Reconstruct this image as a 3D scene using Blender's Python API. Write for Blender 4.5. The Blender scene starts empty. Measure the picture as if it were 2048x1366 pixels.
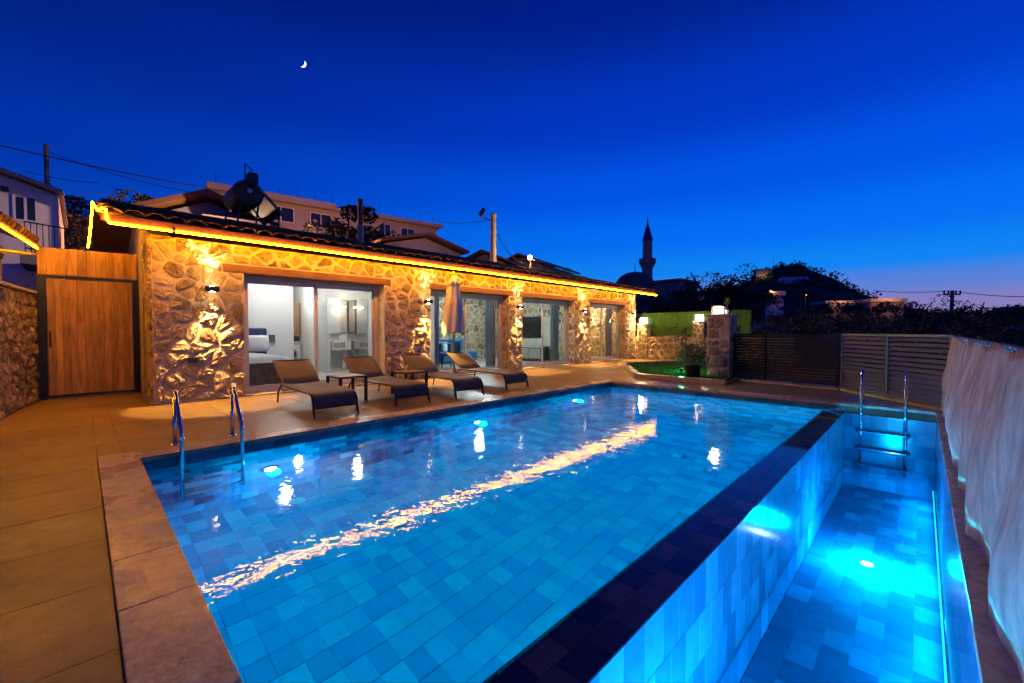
import bpy, bmesh, math, random
from mathutils import Vector, Matrix, noise as mnoise
R = math.radians
rnd = random.Random(7)
S = bpy.context.scene
COL = S.collection

# ------------------------------------------------------------------ camera, sky, exposure
YAW = R(44.30); PITCH = R(1.50); CAMZ = 1.25
cd = bpy.data.cameras.new('camera'); cam = bpy.data.objects.new('camera', cd); COL.objects.link(cam)
cd.sensor_width = 36; cd.lens = 840 / 2048 * 36; cd.clip_start = 0.05; cd.clip_end = 6000
cam.location = (0, 0, CAMZ); cam.rotation_euler = (R(90) - PITCH, 0, YAW - R(90))
S.camera = cam
S.view_settings.view_transform = 'Standard'; S.view_settings.look = 'None'
S.view_settings.exposure = 0; S.view_settings.gamma = 1; S.view_settings.use_curve_mapping = False
S.render.engine = 'CYCLES'
S.cycles.use_denoising = True
S.cycles.max_bounces = 8; S.cycles.transparent_max_bounces = 16; S.cycles.sample_clamp_indirect = 4
S.cycles.caustics_reflective = False; S.cycles.caustics_refractive = False

W = bpy.data.worlds.new('World'); S.world = W; W.use_nodes = True
def world():
    nt = W.node_tree; n = nt.nodes; l = nt.links; n.clear()
    out = n.new('ShaderNodeOutputWorld'); bg = n.new('ShaderNodeBackground')
    tc = n.new('ShaderNodeTexCoord'); sep = n.new('ShaderNodeSeparateXYZ')
    l.new(tc.outputs['Generated'], sep.inputs[0])
    def ramp(stops):
        r = n.new('ShaderNodeValToRGB'); r.color_ramp.interpolation = 'EASE'
        e = r.color_ramp.elements
        while len(e) < len(stops): e.new(0.5)
        for k, (p, c) in enumerate(stops): e[k].position = p; e[k].color = (*c, 1)
        l.new(sep.outputs['Z'], r.inputs[0]); return r
    # twilight towards the sunset (a) and away from it (b)
    a = ramp([(0.0, (.38, .24, .42)), (.05, (.24, .21, .52)), (.085, (.10, .22, .68)), (.125, (.006, .23, .90)), (.20, (.001, .16, .90)), (.30, (.0003, .092, .80)), (.43, (.0002, .040, .55)), (.60, (.0002, .014, .26)), (1, (.0002, .005, .10))])
    b = ramp([(0.0, (.004, .075, .56)), (.15, (.001, .050, .48)), (.30, (.0004, .028, .35)), (.48, (.0003, .013, .20)), (.62, (.0003, .006, .115)), (1, (.0003, .004, .08))])
    dot = n.new('ShaderNodeVectorMath'); dot.operation = 'DOT_PRODUCT'
    flat = n.new('ShaderNodeVectorMath'); flat.operation = 'MULTIPLY'; flat.inputs[1].default_value = (1, 1, 0)
    nm = n.new('ShaderNodeVectorMath'); nm.operation = 'NORMALIZE'
    l.new(tc.outputs['Generated'], flat.inputs[0]); l.new(flat.outputs[0], nm.inputs[0]); l.new(nm.outputs[0], dot.inputs[0])
    dot.inputs[1].default_value = (math.cos(R(-4)), math.sin(R(-4)), 0)
    mr = n.new('ShaderNodeMapRange'); mr.interpolation_type = 'SMOOTHSTEP'
    mr.inputs['From Min'].default_value = -.35; mr.inputs['From Max'].default_value = 1.0
    l.new(dot.outputs['Value'], mr.inputs['Value'])
    mx = n.new('ShaderNodeMix'); mx.data_type = 'RGBA'
    l.new(mr.outputs['Result'], mx.inputs['Factor']); l.new(b.outputs[0], mx.inputs['A']); l.new(a.outputs[0], mx.inputs['B'])
    l.new(mx.outputs['Result'], bg.inputs['Color']); bg.inputs['Strength'].default_value = 1.0
    l.new(bg.outputs[0], out.inputs[0])
world()

# ------------------------------------------------------------------ helpers: scene graph
ORG = {}
def tag(o, label=None, cat=None, group=None, kind=None):
    if label: o['label'] = label
    if cat: o['category'] = cat
    if group: o['group'] = group
    if kind: o['kind'] = kind
    return o
def thing(name, loc, label, cat, group=None):
    o = bpy.data.objects.new(name, None); COL.objects.link(o); o.location = loc; o.empty_display_size = .1
    ORG[o.name] = Vector(loc); return tag(o, label, cat, group)
def org(o): return ORG.get(o.name, Vector((0, 0, 0))) if o else Vector((0, 0, 0))
def link(name, me, parent=None, loc=(0, 0, 0), rot=None):
    o = bpy.data.objects.new(name, me); COL.objects.link(o); o.location = loc
    if rot: o.rotation_euler = rot
    if parent:
        o.parent = parent; ORG[o.name] = org(parent)
    return o
def copy_tree(o, parent=None):
    c = o.copy(); COL.objects.link(c); c.parent = parent
    for ch in list(o.children): copy_tree(ch, c)
    return c

class MB:
    """collects faces in world coordinates; build() links them as one mesh object"""
    def __init__(s): s.v = []; s.f = []; s.m = []; s.mi = 0
    def add(s, vs, fs):
        b = len(s.v); s.v += [tuple(v) for v in vs]
        for f in fs: s.f.append([i + b for i in f]); s.m.append(s.mi)
        return s
    def box(s, x0, x1, y0, y1, z0, z1, M=None):
        vs = [(x, y, z) for z in (z0, z1) for y in (y0, y1) for x in (x0, x1)]
        if M: vs = [M @ Vector(v) for v in vs]
        return s.add(vs, [(0, 2, 3, 1), (4, 5, 7, 6), (0, 1, 5, 4), (2, 6, 7, 3), (0, 4, 6, 2), (1, 3, 7, 5)])
    def quad(s, *p): return s.add(p, [tuple(range(len(p)))])
    def tube(s, path, r, n=8, caps=True):
        P = [Vector(p) for p in path]; rr = r if isinstance(r, (list, tuple)) else [r] * len(P)
        vs = []; up = None
        for i, p in enumerate(P):
            t = (P[min(i + 1, len(P) - 1)] - P[max(i - 1, 0)]).normalized()
            if up is None:
                up = Vector((0, 0, 1)) if abs(t.z) < .9 else Vector((1, 0, 0))
            a = t.cross(up).normalized(); up = a.cross(t).normalized()
            for k in range(n):
                q = 2 * math.pi * k / n
                vs.append(p + (a * math.cos(q) + up * math.sin(q)) * rr[i])
        fs = []
        for i in range(len(P) - 1):
            for k in range(n):
                fs.append((i * n + k, i * n + (k + 1) % n, (i + 1) * n + (k + 1) % n, (i + 1) * n + k))
        if caps: fs += [tuple(range(n - 1, -1, -1)), tuple((len(P) - 1) * n + k for k in range(n))]
        return s.add(vs, fs)
    def lathe(s, prof, c=(0, 0, 0), n=16, caps=True, wob=0, sd=0):
        vs = []
        for i, (r, z) in enumerate(prof):
            for k in range(n):
                q = 2 * math.pi * k / n; rr = r * (1 + (wob * math.sin(k * 2.4 + i * .7 + sd) if wob else 0))
                vs.append((c[0] + rr * math.cos(q), c[1] + rr * math.sin(q), c[2] + z))
        fs = [(i * n + k, i * n + (k + 1) % n, (i + 1) * n + (k + 1) % n, (i + 1) * n + k) for i in range(len(prof) - 1) for k in range(n)]
        if caps: fs += [tuple(range(n - 1, -1, -1)), tuple((len(prof) - 1) * n + k for k in range(n))]
        return s.add(vs, fs)
    def prism(s, poly, z0, z1):
        n = len(poly); vs = [(*p, z0) for p in poly] + [(*p, z1) for p in poly]
        fs = [tuple(range(n - 1, -1, -1)), tuple(range(n, 2 * n))] + [(k, (k + 1) % n, n + (k + 1) % n, n + k) for k in range(n)]
        return s.add(vs, fs)
    def mesh(s, name, mats, o=Vector((0, 0, 0)), smooth=False):
        me = bpy.data.meshes.new(name)
        me.from_pydata([(v[0] - o.x, v[1] - o.y, v[2] - o.z) for v in s.v], [], s.f)
        for m in (mats if isinstance(mats, (list, tuple)) else [mats]): me.materials.append(m)
        if max(s.m, default=0): me.polygons.foreach_set('material_index', s.m)
        if smooth: me.polygons.foreach_set('use_smooth', [True] * len(s.f))
        me.update(); return me
    def build(s, name, mats, parent=None, smooth=False, bevel=0, kind=None, label=None):
        o = link(name, s.mesh(name, mats, org(parent), smooth), parent)
        if bevel:
            m = o.modifiers.new('bevel', 'BEVEL'); m.width = bevel; m.segments = 2; m.limit_method = 'ANGLE'
        if kind: o['kind'] = kind
        if label: o['label'] = label
        return o
def solo(mb, name, mats, loc, label, cat, group=None, **k):
    """a thing that is one mesh, its origin at its base"""
    me = mb.mesh(name, mats, Vector(loc), k.get('smooth', False))
    o = link(name, me, None, loc)
    if k.get('bevel'):
        m = o.modifiers.new('bevel', 'BEVEL'); m.width = k['bevel']; m.segments = 2; m.limit_method = 'ANGLE'
    return tag(o, label, cat, group)

# ------------------------------------------------------------------ helpers: materials
def nodes(name):
    m = bpy.data.materials.new(name); m.use_nodes = True; nt = m.node_tree
    return m, nt.nodes, nt.links, nt.nodes['Principled BSDF']
def mat(name, c, rough=.6, metal=0, var=.15, scale=6, bump=0, bscale=30, rvar=0, rscale=2.5, stretch=None, obj=0, spec=.5, tint=None, sub=0):
    """principled material: colour mottled by noise, relief by a second noise, wet patches by a third"""
    m, n, l, p = nodes(name)
    p.inputs['Roughness'].default_value = rough; p.inputs['Metallic'].default_value = metal
    p.inputs['Specular IOR Level'].default_value = spec
    geo = n.new('ShaderNodeNewGeometry'); src = geo.outputs['Position']
    if stretch:
        mp = n.new('ShaderNodeMapping'); mp.inputs['Scale'].default_value = stretch; l.new(src, mp.inputs[0]); src = mp.outputs[0]
    tx = n.new('ShaderNodeTexNoise'); tx.inputs['Scale'].default_value = scale; tx.inputs['Detail'].default_value = 6; tx.inputs['Roughness'].default_value = .65
    l.new(src, tx.inputs['Vector'])
    mx = n.new('ShaderNodeMix'); mx.data_type = 'RGBA'
    c2 = tint or tuple(min(1, x * (1 + var)) for x in c); c1 = tuple(x * (1 - var) for x in c)
    mx.inputs['A'].default_value = (*c1, 1); mx.inputs['B'].default_value = (*c2, 1)
    mr = n.new('ShaderNodeMapRange'); mr.inputs['From Min'].default_value = .3; mr.inputs['From Max'].default_value = .7
    l.new(tx.outputs['Fac'], mr.inputs['Value']); l.new(mr.outputs['Result'], mx.inputs['Factor'])
    colr = mx.outputs['Result']
    if obj:
        oi = n.new('ShaderNodeObjectInfo'); add = n.new('ShaderNodeMath'); add.operation = 'ADD'; fr = n.new('ShaderNodeMath'); fr.operation = 'FRACT'
        l.new(oi.outputs['Random'], add.inputs[0]); l.new(geo.outputs['Random Per Island'], add.inputs[1]); l.new(add.outputs[0], fr.inputs[0])
        hs = n.new('ShaderNodeHueSaturation'); m2 = n.new('ShaderNodeMapRange'); m2.inputs['To Min'].default_value = 1 - obj; m2.inputs['To Max'].default_value = 1 + obj
        l.new(fr.outputs[0], m2.inputs['Value']); l.new(m2.outputs['Result'], hs.inputs['Value']); l.new(colr, hs.inputs['Color']); colr = hs.outputs['Color']
    l.new(colr, p.inputs['Base Color'])
    if bump:
        bt = n.new('ShaderNodeTexNoise'); bt.inputs['Scale'].default_value = bscale; bt.inputs['Detail'].default_value = 8; bt.inputs['Roughness'].default_value = .6
        l.new(src, bt.inputs['Vector']); b = n.new('ShaderNodeBump'); b.inputs['Strength'].default_value = 1; b.inputs['Distance'].default_value = bump
        l.new(bt.outputs['Fac'], b.inputs['Height']); l.new(b.outputs[0], p.inputs['Normal'])
    if rvar:
        rt = n.new('ShaderNodeTexNoise'); rt.inputs['Scale'].default_value = rscale; rt.inputs['Detail'].default_value = 5; l.new(geo.outputs['Position'], rt.inputs['Vector'])
        r2 = n.new('ShaderNodeMapRange'); r2.inputs['From Min'].default_value = .36; r2.inputs['From Max'].default_value = .66
        r2.inputs['To Min'].default_value = max(.03, rough - rvar); r2.inputs['To Max'].default_value = rough
        l.new(rt.outputs['Fac'], r2.inputs['Value']); l.new(r2.outputs['Result'], p.inputs['Roughness'])
    return m
def emit(name, c, s):
    m = bpy.data.materials.new(name); m.use_nodes = True; n = m.node_tree.nodes; n.clear()
    e = n.new('ShaderNodeEmission'); o = n.new('ShaderNodeOutputMaterial'); e.inputs[0].default_value = (*c, 1); e.inputs[1].default_value = s
    m.node_tree.links.new(e.outputs[0], o.inputs[0]); return m
def sheet(name, ior, tint, rough=0, waves=None, bend=False):
    """clear sheet: Fresnel mix of a mirror and tinted clear transmission"""
    m = bpy.data.materials.new(name); m.use_nodes = True; nt = m.node_tree; n = nt.nodes; l = nt.links; n.clear()
    o = n.new('ShaderNodeOutputMaterial'); mx = n.new('ShaderNodeMixShader'); t = n.new('ShaderNodeBsdfRefraction' if bend else 'ShaderNodeBsdfTransparent'); g = n.new('ShaderNodeBsdfGlossy'); f = n.new('ShaderNodeFresnel')
    t.inputs[0].default_value = (*tint, 1); g.inputs['Roughness'].default_value = rough; f.inputs[0].default_value = ior
    if bend: t.inputs['IOR'].default_value = ior; t.inputs['Roughness'].default_value = 0
    l.new(f.outputs[0], mx.inputs[0]); l.new(t.outputs[0], mx.inputs[1]); l.new(g.outputs[0], mx.inputs[2]); l.new(mx.outputs[0], o.inputs[0])
    if waves:
        geo = n.new('ShaderNodeNewGeometry'); prev = None
        for sc, dist, det in waves:
            tx = n.new('ShaderNodeTexNoise'); tx.inputs['Scale'].default_value = sc; tx.inputs['Detail'].default_value = det
            l.new(geo.outputs['Position'], tx.inputs['Vector'])
            b = n.new('ShaderNodeBump'); b.inputs['Distance'].default_value = dist; l.new(tx.outputs['Fac'], b.inputs['Height'])
            if prev: l.new(prev.outputs[0], b.inputs['Normal'])
            if bend and prev is None: l.new(b.outputs[0], t.inputs['Normal'])   # the long swell alone bends what lies below
            prev = b
        l.new(prev.outputs[0], g.inputs['Normal'])
    return m
def tile_mat(name, cols, rough, bump=.0006, spec=.5):
    m, n, l, p = nodes(name); p.inputs['Specular IOR Level'].default_value = spec; p.inputs['Roughness'].default_value = rough
    geo = n.new('ShaderNodeNewGeometry'); oi = n.new('ShaderNodeObjectInfo'); add = n.new('ShaderNodeMath'); add.operation = 'ADD'; fr = n.new('ShaderNodeMath'); fr.operation = 'FRACT'
    l.new(oi.outputs['Random'], add.inputs[0]); l.new(geo.outputs['Random Per Island'], add.inputs[1]); l.new(add.outputs[0], fr.inputs[0])
    r = n.new('ShaderNodeValToRGB'); r.color_ramp.interpolation = 'CONSTANT'; e = r.color_ramp.elements
    while len(e) < len(cols): e.new(.5)
    for k, c in enumerate(cols): e[k].position = k / len(cols); e[k].color = (*c, 1)
    l.new(fr.outputs[0], r.inputs[0])
    tx = n.new('ShaderNodeTexNoise'); tx.inputs['Scale'].default_value = 9; tx.inputs['Detail'].default_value = 6; l.new(geo.outputs['Position'], tx.inputs['Vector'])
    mr = n.new('ShaderNodeMapRange'); mr.inputs['To Min'].default_value = .72; mr.inputs['To Max'].default_value = 1.28; l.new(tx.outputs['Fac'], mr.inputs['Value'])
    hs = n.new('ShaderNodeHueSaturation'); l.new(mr.outputs['Result'], hs.inputs['Value']); l.new(r.outputs[0], hs.inputs['Color']); l.new(hs.outputs[0], p.inputs['Base Color'])
    bt = n.new('ShaderNodeTexNoise'); bt.inputs['Scale'].default_value = 25; l.new(geo.outputs['Position'], bt.inputs['Vector'])
    b = n.new('ShaderNodeBump'); b.inputs['Distance'].default_value = bump; l.new(bt.outputs['Fac'], b.inputs['Height']); l.new(b.outputs[0], p.inputs['Normal'])
    return m

M = dict(
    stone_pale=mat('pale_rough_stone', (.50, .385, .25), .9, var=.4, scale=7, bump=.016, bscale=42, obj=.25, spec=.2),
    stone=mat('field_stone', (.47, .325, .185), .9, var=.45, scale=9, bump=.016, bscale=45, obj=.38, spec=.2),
    stone_yellow=mat('yellow_field_stone', (.42, .31, .17), .8, var=.35, scale=9, bump=.010, bscale=26, obj=.3),
    stone_dark=mat('mossy_field_stone', (.33, .24, .12), .85, var=.4, scale=9, bump=.012, bscale=26, obj=.35),
    mortar=mat('lime_mortar', (.68, .56, .41), .95, var=.2, scale=5, bump=.025, bscale=26, spec=.2),
    mortar_dark=mat('earth_mortar', (.17, .14, .10), .95, var=.3, scale=5, bump=.015, bscale=18),
    plaster=mat('rough_plaster', (.36, .28, .19), .95, var=.35, scale=3, bump=.015, bscale=10),
    white=mat('white_plaster', (.74, .74, .73), .8, var=.04, scale=2),
    grey_wall=mat('grey_wall_panel', (.52, .54, .55), .5, var=.05, scale=2),
    frame=mat('white_pvc', (.66, .63, .62), .35, var=.04, scale=3),
    lintel=mat('oiled_beam', (.20, .085, .03), .55, var=.35, scale=5, stretch=(1, 8, 8), bump=.003, bscale=8),
    pine=mat('pine_board', (.40, .21, .065), .5, var=.42, scale=3, stretch=(7, 7, .8), bump=.0015, bscale=10, obj=.24),
    black=mat('black_steel', (.012, .012, .014), .4, metal=.3, var=.2),
    slat=mat('grey_aluminium', (.12, .105, .105), .45, metal=.0, var=.12, scale=4, stretch=(1, 1, 6)),
    slat_dark=mat('anthracite_aluminium', (.010, .012, .020), .5, metal=0, var=.15, scale=4, spec=.12),
    roof=mat('clay_roof_tile', (.20, .085, .03), .8, var=.4, scale=5, bump=.004, bscale=30, obj=.3),
    chrome=mat('polished_steel', (.78, .80, .83), .09, metal=1, var=.03),
    tread=mat('ladder_tread', (.10, .11, .12), .4, metal=.5, var=.1),
    coping=mat('travertine', (.58, .43, .25), .5, var=.3, scale=11, bump=.003, bscale=40, rvar=.46, rscale=1.7, obj=.1),
    slab=mat('porcelain_slab', (.26, .165, .055), .5, var=.26, scale=8, bump=.002, bscale=45, rvar=.2, rscale=1.1, obj=.07),
    grout=mat('grout', (.19, .14, .08), .9, var=.2),
    tile=tile_mat('submerged_pool_tile', [(.08, .23, .38), (.022, .085, .18), (.16, .43, .60), (.045, .15, .28), (.11, .31, .48), (.018, .07, .16), (.08, .24, .40), (.04, .135, .26), (.13, .36, .53), (.06, .19, .33)], .7, spec=.1),
    tile_soft=tile_mat('channel_pool_tile', [(.07, .20, .35), (.04, .135, .26), (.10, .275, .44), (.055, .165, .30), (.085, .235, .39), (.05, .15, .28)], .7, spec=.1),
    tile_gloss=tile_mat('glazed_pool_tile', [(.07, .20, .35), (.04, .135, .26), (.10, .275, .44), (.055, .165, .30), (.085, .235, .39), (.05, .15, .28)], .16),
    tile_wet=tile_mat('wet_pool_tile', [(.035, .036, .072), (.010, .013, .036), (.055, .046, .072), (.018, .022, .052), (.045, .040, .070)], .05, .0003),
    pgrout=mat('pool_grout', (.08, .22, .37), .8, var=.1),
    sling=mat('taupe_mesh_fabric', (.12, .092, .062), .75, var=.12, scale=30, bump=.001, bscale=250),
    lframe=mat('bronze_frame', (.045, .038, .03), .4, metal=.4, var=.15),
    ttop=mat('table_slats', (.33, .19, .10), .5, var=.25, scale=6, stretch=(1, 7, 1)),
    canvas=mat('cream_canvas', (.80, .72, .60), .85, var=.1, scale=12, bump=.002, bscale=60),
    pole=mat('grey_pole', (.40, .38, .36), .4, metal=.5, var=.1),
    fabric=mat('screen_fabric', (.43, .34, .265), .95, var=.4, scale=2.6, stretch=(3, 3, 1.2), bump=.006, bscale=30, spec=.1),
    rope=mat('grey_rope', (.25, .24, .23), .7),
    concrete=mat('concrete', (.33, .31, .28), .9, var=.2, scale=3, bump=.004, bscale=20),
    cap=mat('cap_slab', (.42, .38, .34), .6, var=.15, scale=4),
    metal=mat('dull_metal', (.10, .09, .085), .45, metal=.6, var=.2),
    rust=mat('rusty_pipe', (.22, .10, .05), .7, metal=.2, var=.35),
    dark=mat('dark_recess', (.02, .02, .022), .5, var=.2),
    wglass=mat('window_glass_dark', (.02, .022, .025), .08, var=.1),
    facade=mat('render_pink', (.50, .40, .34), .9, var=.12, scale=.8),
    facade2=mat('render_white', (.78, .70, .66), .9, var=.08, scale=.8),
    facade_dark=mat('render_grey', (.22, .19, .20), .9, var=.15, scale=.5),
    ground=mat('dry_earth', (.060, .045, .028), .95, var=.35, scale=.5, bump=.03, bscale=3),
    hill=mat('scrub_hill', (.020, .020, .012), 1, var=.4, scale=.06),
    bark=mat('bark', (.07, .05, .035), .9, var=.3, bump=.01, bscale=20),
    leaf=mat('leaf_green', (.045, .055, .018), .6, var=.4, scale=1.5, obj=.35),
    leaf_dry=mat('leaf_olive', (.12, .085, .04), .65, var=.4, scale=1.5, obj=.35),
    leaf_dark=mat('leaf_dark', (.022, .030, .013), .6, var=.4, scale=1.5, obj=.35),
    turf=mat('artificial_turf', (.07, .19, .02), .8, var=.3, scale=12, obj=.3),
    lawn=mat('lawn_green', (.05, .12, .025), .8, var=.3, scale=10, obj=.3),
    pot=mat('dark_pot', (.03, .025, .022), .5, var=.2),
    navy=mat('navy_upholstery', (.018, .028, .12), .8, var=.12),
    linen=mat('white_linen', (.72, .72, .74), .9, var=.05, scale=3, bump=.01, bscale=5),
    walnut=mat('walnut_board', (.22, .125, .06), .5, var=.4, scale=4, stretch=(8, 8, 1)),
    teal=mat('blue_velvet', (.01, .10, .24), .8, var=.15),
    charcoal=mat('charcoal_board', (.06, .06, .065), .5, var=.15),
    curtain=mat('sheer_curtain', (.62, .64, .64), .9, var=.08, scale=3),
    drape=None,
    brown=mat('brown_board', (.16, .05, .02), .5, var=.3, scale=4, stretch=(8, 8, 1)),
    ceramic=mat('white_ceramic', (.75, .75, .76), .2, var=.02),
    tan=mat('tan_board', (.36, .27, .20), .5, var=.15),
    floor_in=mat('interior_floor', (.50, .47, .43), .3, var=.1, scale=2),
    screen=mat('tv_screen', (.008, .008, .01), .12, var=.1),
    red=mat('red_plastic', (.5, .06, .02), .5),
    dome=mat('lead_dome', (.12, .10, .12), .7, var=.2, scale=.3),
    spire=mat('blue_spire', (.02, .03, .22), .5, var=.2, scale=.5),
    minaret=mat('minaret_stone', (.30, .24, .24), .9, var=.15, scale=.5),
    led=emit('led_amber', (1, .39, .0016), 130),
    wlamp=emit('lamp_warm', (1, .66, .28), 90),
    cube=emit('lamp_cube', (1, .85, .66), 9),
    plens=emit('pool_lens', (1, .98, 1), 40),
    fill_glow=emit('fill_strip_glow', (.02, .6, 1), 2.2),  # glow of the added strip in the lower pool
    street=emit('street_bulb', (1, .45, .10), 120),
    far_lamp=emit('far_bulb', (1, .30, .03), 9),
    far_win=emit('far_window', (1, .55, .18), 1.6),
    moonm=emit('moonlight', (.9, .95, 1), 3),
    roomlamp=emit('room_lamp', (1, .93, .85), 6),
    mirlamp=emit('mirror_lamp', (1, .80, .5), 9),
    glass=sheet('window_glass', 1.45, (.93, .97, .97)),
    water=sheet('pool_water_surface', 1.33, (.55, .93, 1), .004, [(2.0, .0030, 2), (10, .0019, 3), (36, .00012, 2)], True),
    water2=sheet('plunge_water_surface', 1.33, (.50, .92, 1), .004, [(3, .003, 2), (11, .0010, 2)]),
)
def drape():
    m, n, l, p = nodes('sheer_drape'); o = n['Material Output']; p.inputs['Base Color'].default_value = (.72, .73, .72, 1); p.inputs['Roughness'].default_value = .9
    t = n.new('ShaderNodeBsdfTranslucent'); t.inputs[0].default_value = (.72, .74, .73, 1); x = n.new('ShaderNodeMixShader'); x.inputs[0].default_value = .55
    l.new(p.outputs[0], x.inputs[1]); l.new(t.outputs[0], x.inputs[2]); l.new(x.outputs[0], o.inputs[0]); return m
M['drape'] = drape()
def light(name, kind, loc, e, c, parent=None, size=.05, rot=None, cone=None, blend=.1):
    ld = bpy.data.lights.new(name, kind); ld.energy = e; ld.color = c
    if kind == 'AREA': ld.size = size
    else: ld.shadow_soft_size = size
    if cone: ld.spot_size = R(cone); ld.spot_blend = blend
    o = bpy.data.objects.new(name, ld); COL.objects.link(o)
    o.location = Vector(loc) - (org(parent) if parent else Vector((0, 0, 0)))
    if rot: o.rotation_euler = rot
    if parent: o.parent = parent
    return o

# where a point shows: used only to rank which pieces show largest
FW = Vector((math.cos(YAW), math.sin(YAW), 0)); RT = Vector((math.sin(YAW), -math.cos(YAW), 0))
def shows(p, area=1, nrm=None):
    d = Vector(p) - Vector((0, 0, CAMZ)); f = d.dot(FW)
    if f < .3: return 0
    x = 840 * d.dot(RT) / f; y = 840 * d.z / f
    a = area / d.length_squared
    if nrm is not None:
        c = -d.normalized().dot(nrm)
        if c <= 0: return 0
        a *= c
    if abs(x) > 1060 or abs(y) > 740: return a * 1e-4
    return a

# ------------------------------------------------------------------ helpers: rubble stones
def voronoi(w, h, cw, ch, holes, r, jit=.5):
    """irregular stone outlines filling a w x h wall, clipped round rectangular holes"""
    nx = max(1, round(w / cw)); ny = max(1, round(h / ch)); cx, cy = w / nx, h / ny
    seeds = {}
    for j in range(-1, ny + 1):
        for i in range(-1, nx + 2):
            seeds[(i, j)] = ((i + .5 + (.5 if j % 2 else 0) * .8 + r.uniform(-jit, jit)) * cx, (j + .5 + r.uniform(-jit, jit) * .8) * cy)
    def clip(poly, nx_, ny_, d):
        out = []
        for k in range(len(poly)):
            a, b = poly[k], poly[(k + 1) % len(poly)]
            da = a[0] * nx_ + a[1] * ny_ - d; db = b[0] * nx_ + b[1] * ny_ - d
            if da <= 0: out.append(a)
            if da * db < 0:
                t = da / (da - db); out.append((a[0] + (b[0] - a[0]) * t, a[1] + (b[1] - a[1]) * t))
        return out
    res = []
    for (i, j), s in seeds.items():
        poly = [(0, 0), (w, 0), (w, h), (0, h)]
        for dj in range(-2, 3):
            for di in range(-2, 3):
                q = seeds.get((i + di, j + dj))
                if q is None or q == s: continue
                vx, vy = q[0] - s[0], q[1] - s[1]
                poly = clip(poly, vx, vy, vx * (s[0] + q[0]) / 2 + vy * (s[1] + q[1]) / 2)
                if len(poly) < 3: break
            if len(poly) < 3: break
        if len(poly) < 3: continue
        ok = True
        for (x0, y0, x1, y1) in holes:
            if max(p[0] for p in poly) <= x0 or min(p[0] for p in poly) >= x1 or max(p[1] for p in poly) <= y0 or min(p[1] for p in poly) >= y1: continue
            gx = sum(p[0] for p in poly) / len(poly); gy = sum(p[1] for p in poly) / len(poly)
            c = max(((x0 - gx), (-1, 0)), ((gx - x1), (1, 0)), ((y0 - gy), (0, -1)), ((gy - y1), (0, 1)), key=lambda t: t[0])
            if c[0] < -.12: ok = False; break
            n_ = c[1]
            lim = {(-1, 0): (1, 0, x0), (1, 0): (-1, 0, -x1), (0, -1): (0, 1, y0), (0, 1): (0, -1, -y1)}[n_]
            poly = clip(poly, *lim)
            if len(poly) < 3: ok = False; break
        if not ok: continue
        area = abs(sum(poly[k][0] * poly[(k + 1) % len(poly)][1] - poly[(k + 1) % len(poly)][0] * poly[k][1] for k in range(len(poly)))) / 2
        if area < cw * ch * .12: continue
        res.append(poly)
    return res
def stone_geo(poly, gap, hgt, r, rough=.35):
    """rounded, uneven stone over an outline: local (u, v, out) vertices round the centroid"""
    n0 = len(poly); gx = sum(p[0] for p in poly) / n0; gy = sum(p[1] for p in poly) / n0
    P = [(p[0] - gx, p[1] - gy) for p in poly]
    pts = []
    for k in range(n0):
        a, b = P[k], P[(k + 1) % n0]
        L = math.hypot(b[0] - a[0], b[1] - a[1])
        if L < .02: continue
        ts = (.2, .5, .8) if L > .14 else (.25, .75)
        for t in ts: pts.append((a[0] + (b[0] - a[0]) * t, a[1] + (b[1] - a[1]) * t))
    n = len(pts)
    if n < 4: return None
    out = []
    for x, y in pts:
        d = math.hypot(x, y); k = max(.35, (d - gap / 2) / max(d, 1e-4)) * r.uniform(.93, 1.02); out.append((x * k, y * k))
    h = hgt * r.uniform(.55, 1.35); vs = []; tx, ty = r.uniform(-.25, .25), r.uniform(-.35, .25)
    ma = max(math.hypot(*p) for p in out)
    for ring, (sc, hh) in enumerate(((1, -.012), (.93, h * .55), (.66, h), (.33, h * 1.08))):
        for x, y in out:
            z = hh
            if ring: z = hh * (1 + r.uniform(-rough, rough)) + (x * tx + y * ty) * sc * .35 * min(1, h / .03)
            vs.append((x * sc * (1 + (r.uniform(-.05, .05) if ring else 0)), y * sc * (1 + (r.uniform(-.05, .05) if ring else 0)), z))
    vs.append((0, 0, h * r.uniform(.9, 1.25)))
    fs = []
    for ring in range(3):
        for k in range(n):
            fs.append((ring * n + k, ring * n + (k + 1) % n, (ring + 1) * n + (k + 1) % n, (ring + 1) * n + k))
    for k in range(n): fs.append((3 * n + k, 3 * n + (k + 1) % n, 4 * n))
    area = abs(sum(out[k][0] * out[(k + 1) % n][1] - out[(k + 1) % n][0] * out[k][1] for k in range(n))) / 2
    return (gx, gy), vs, fs, area
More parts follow.
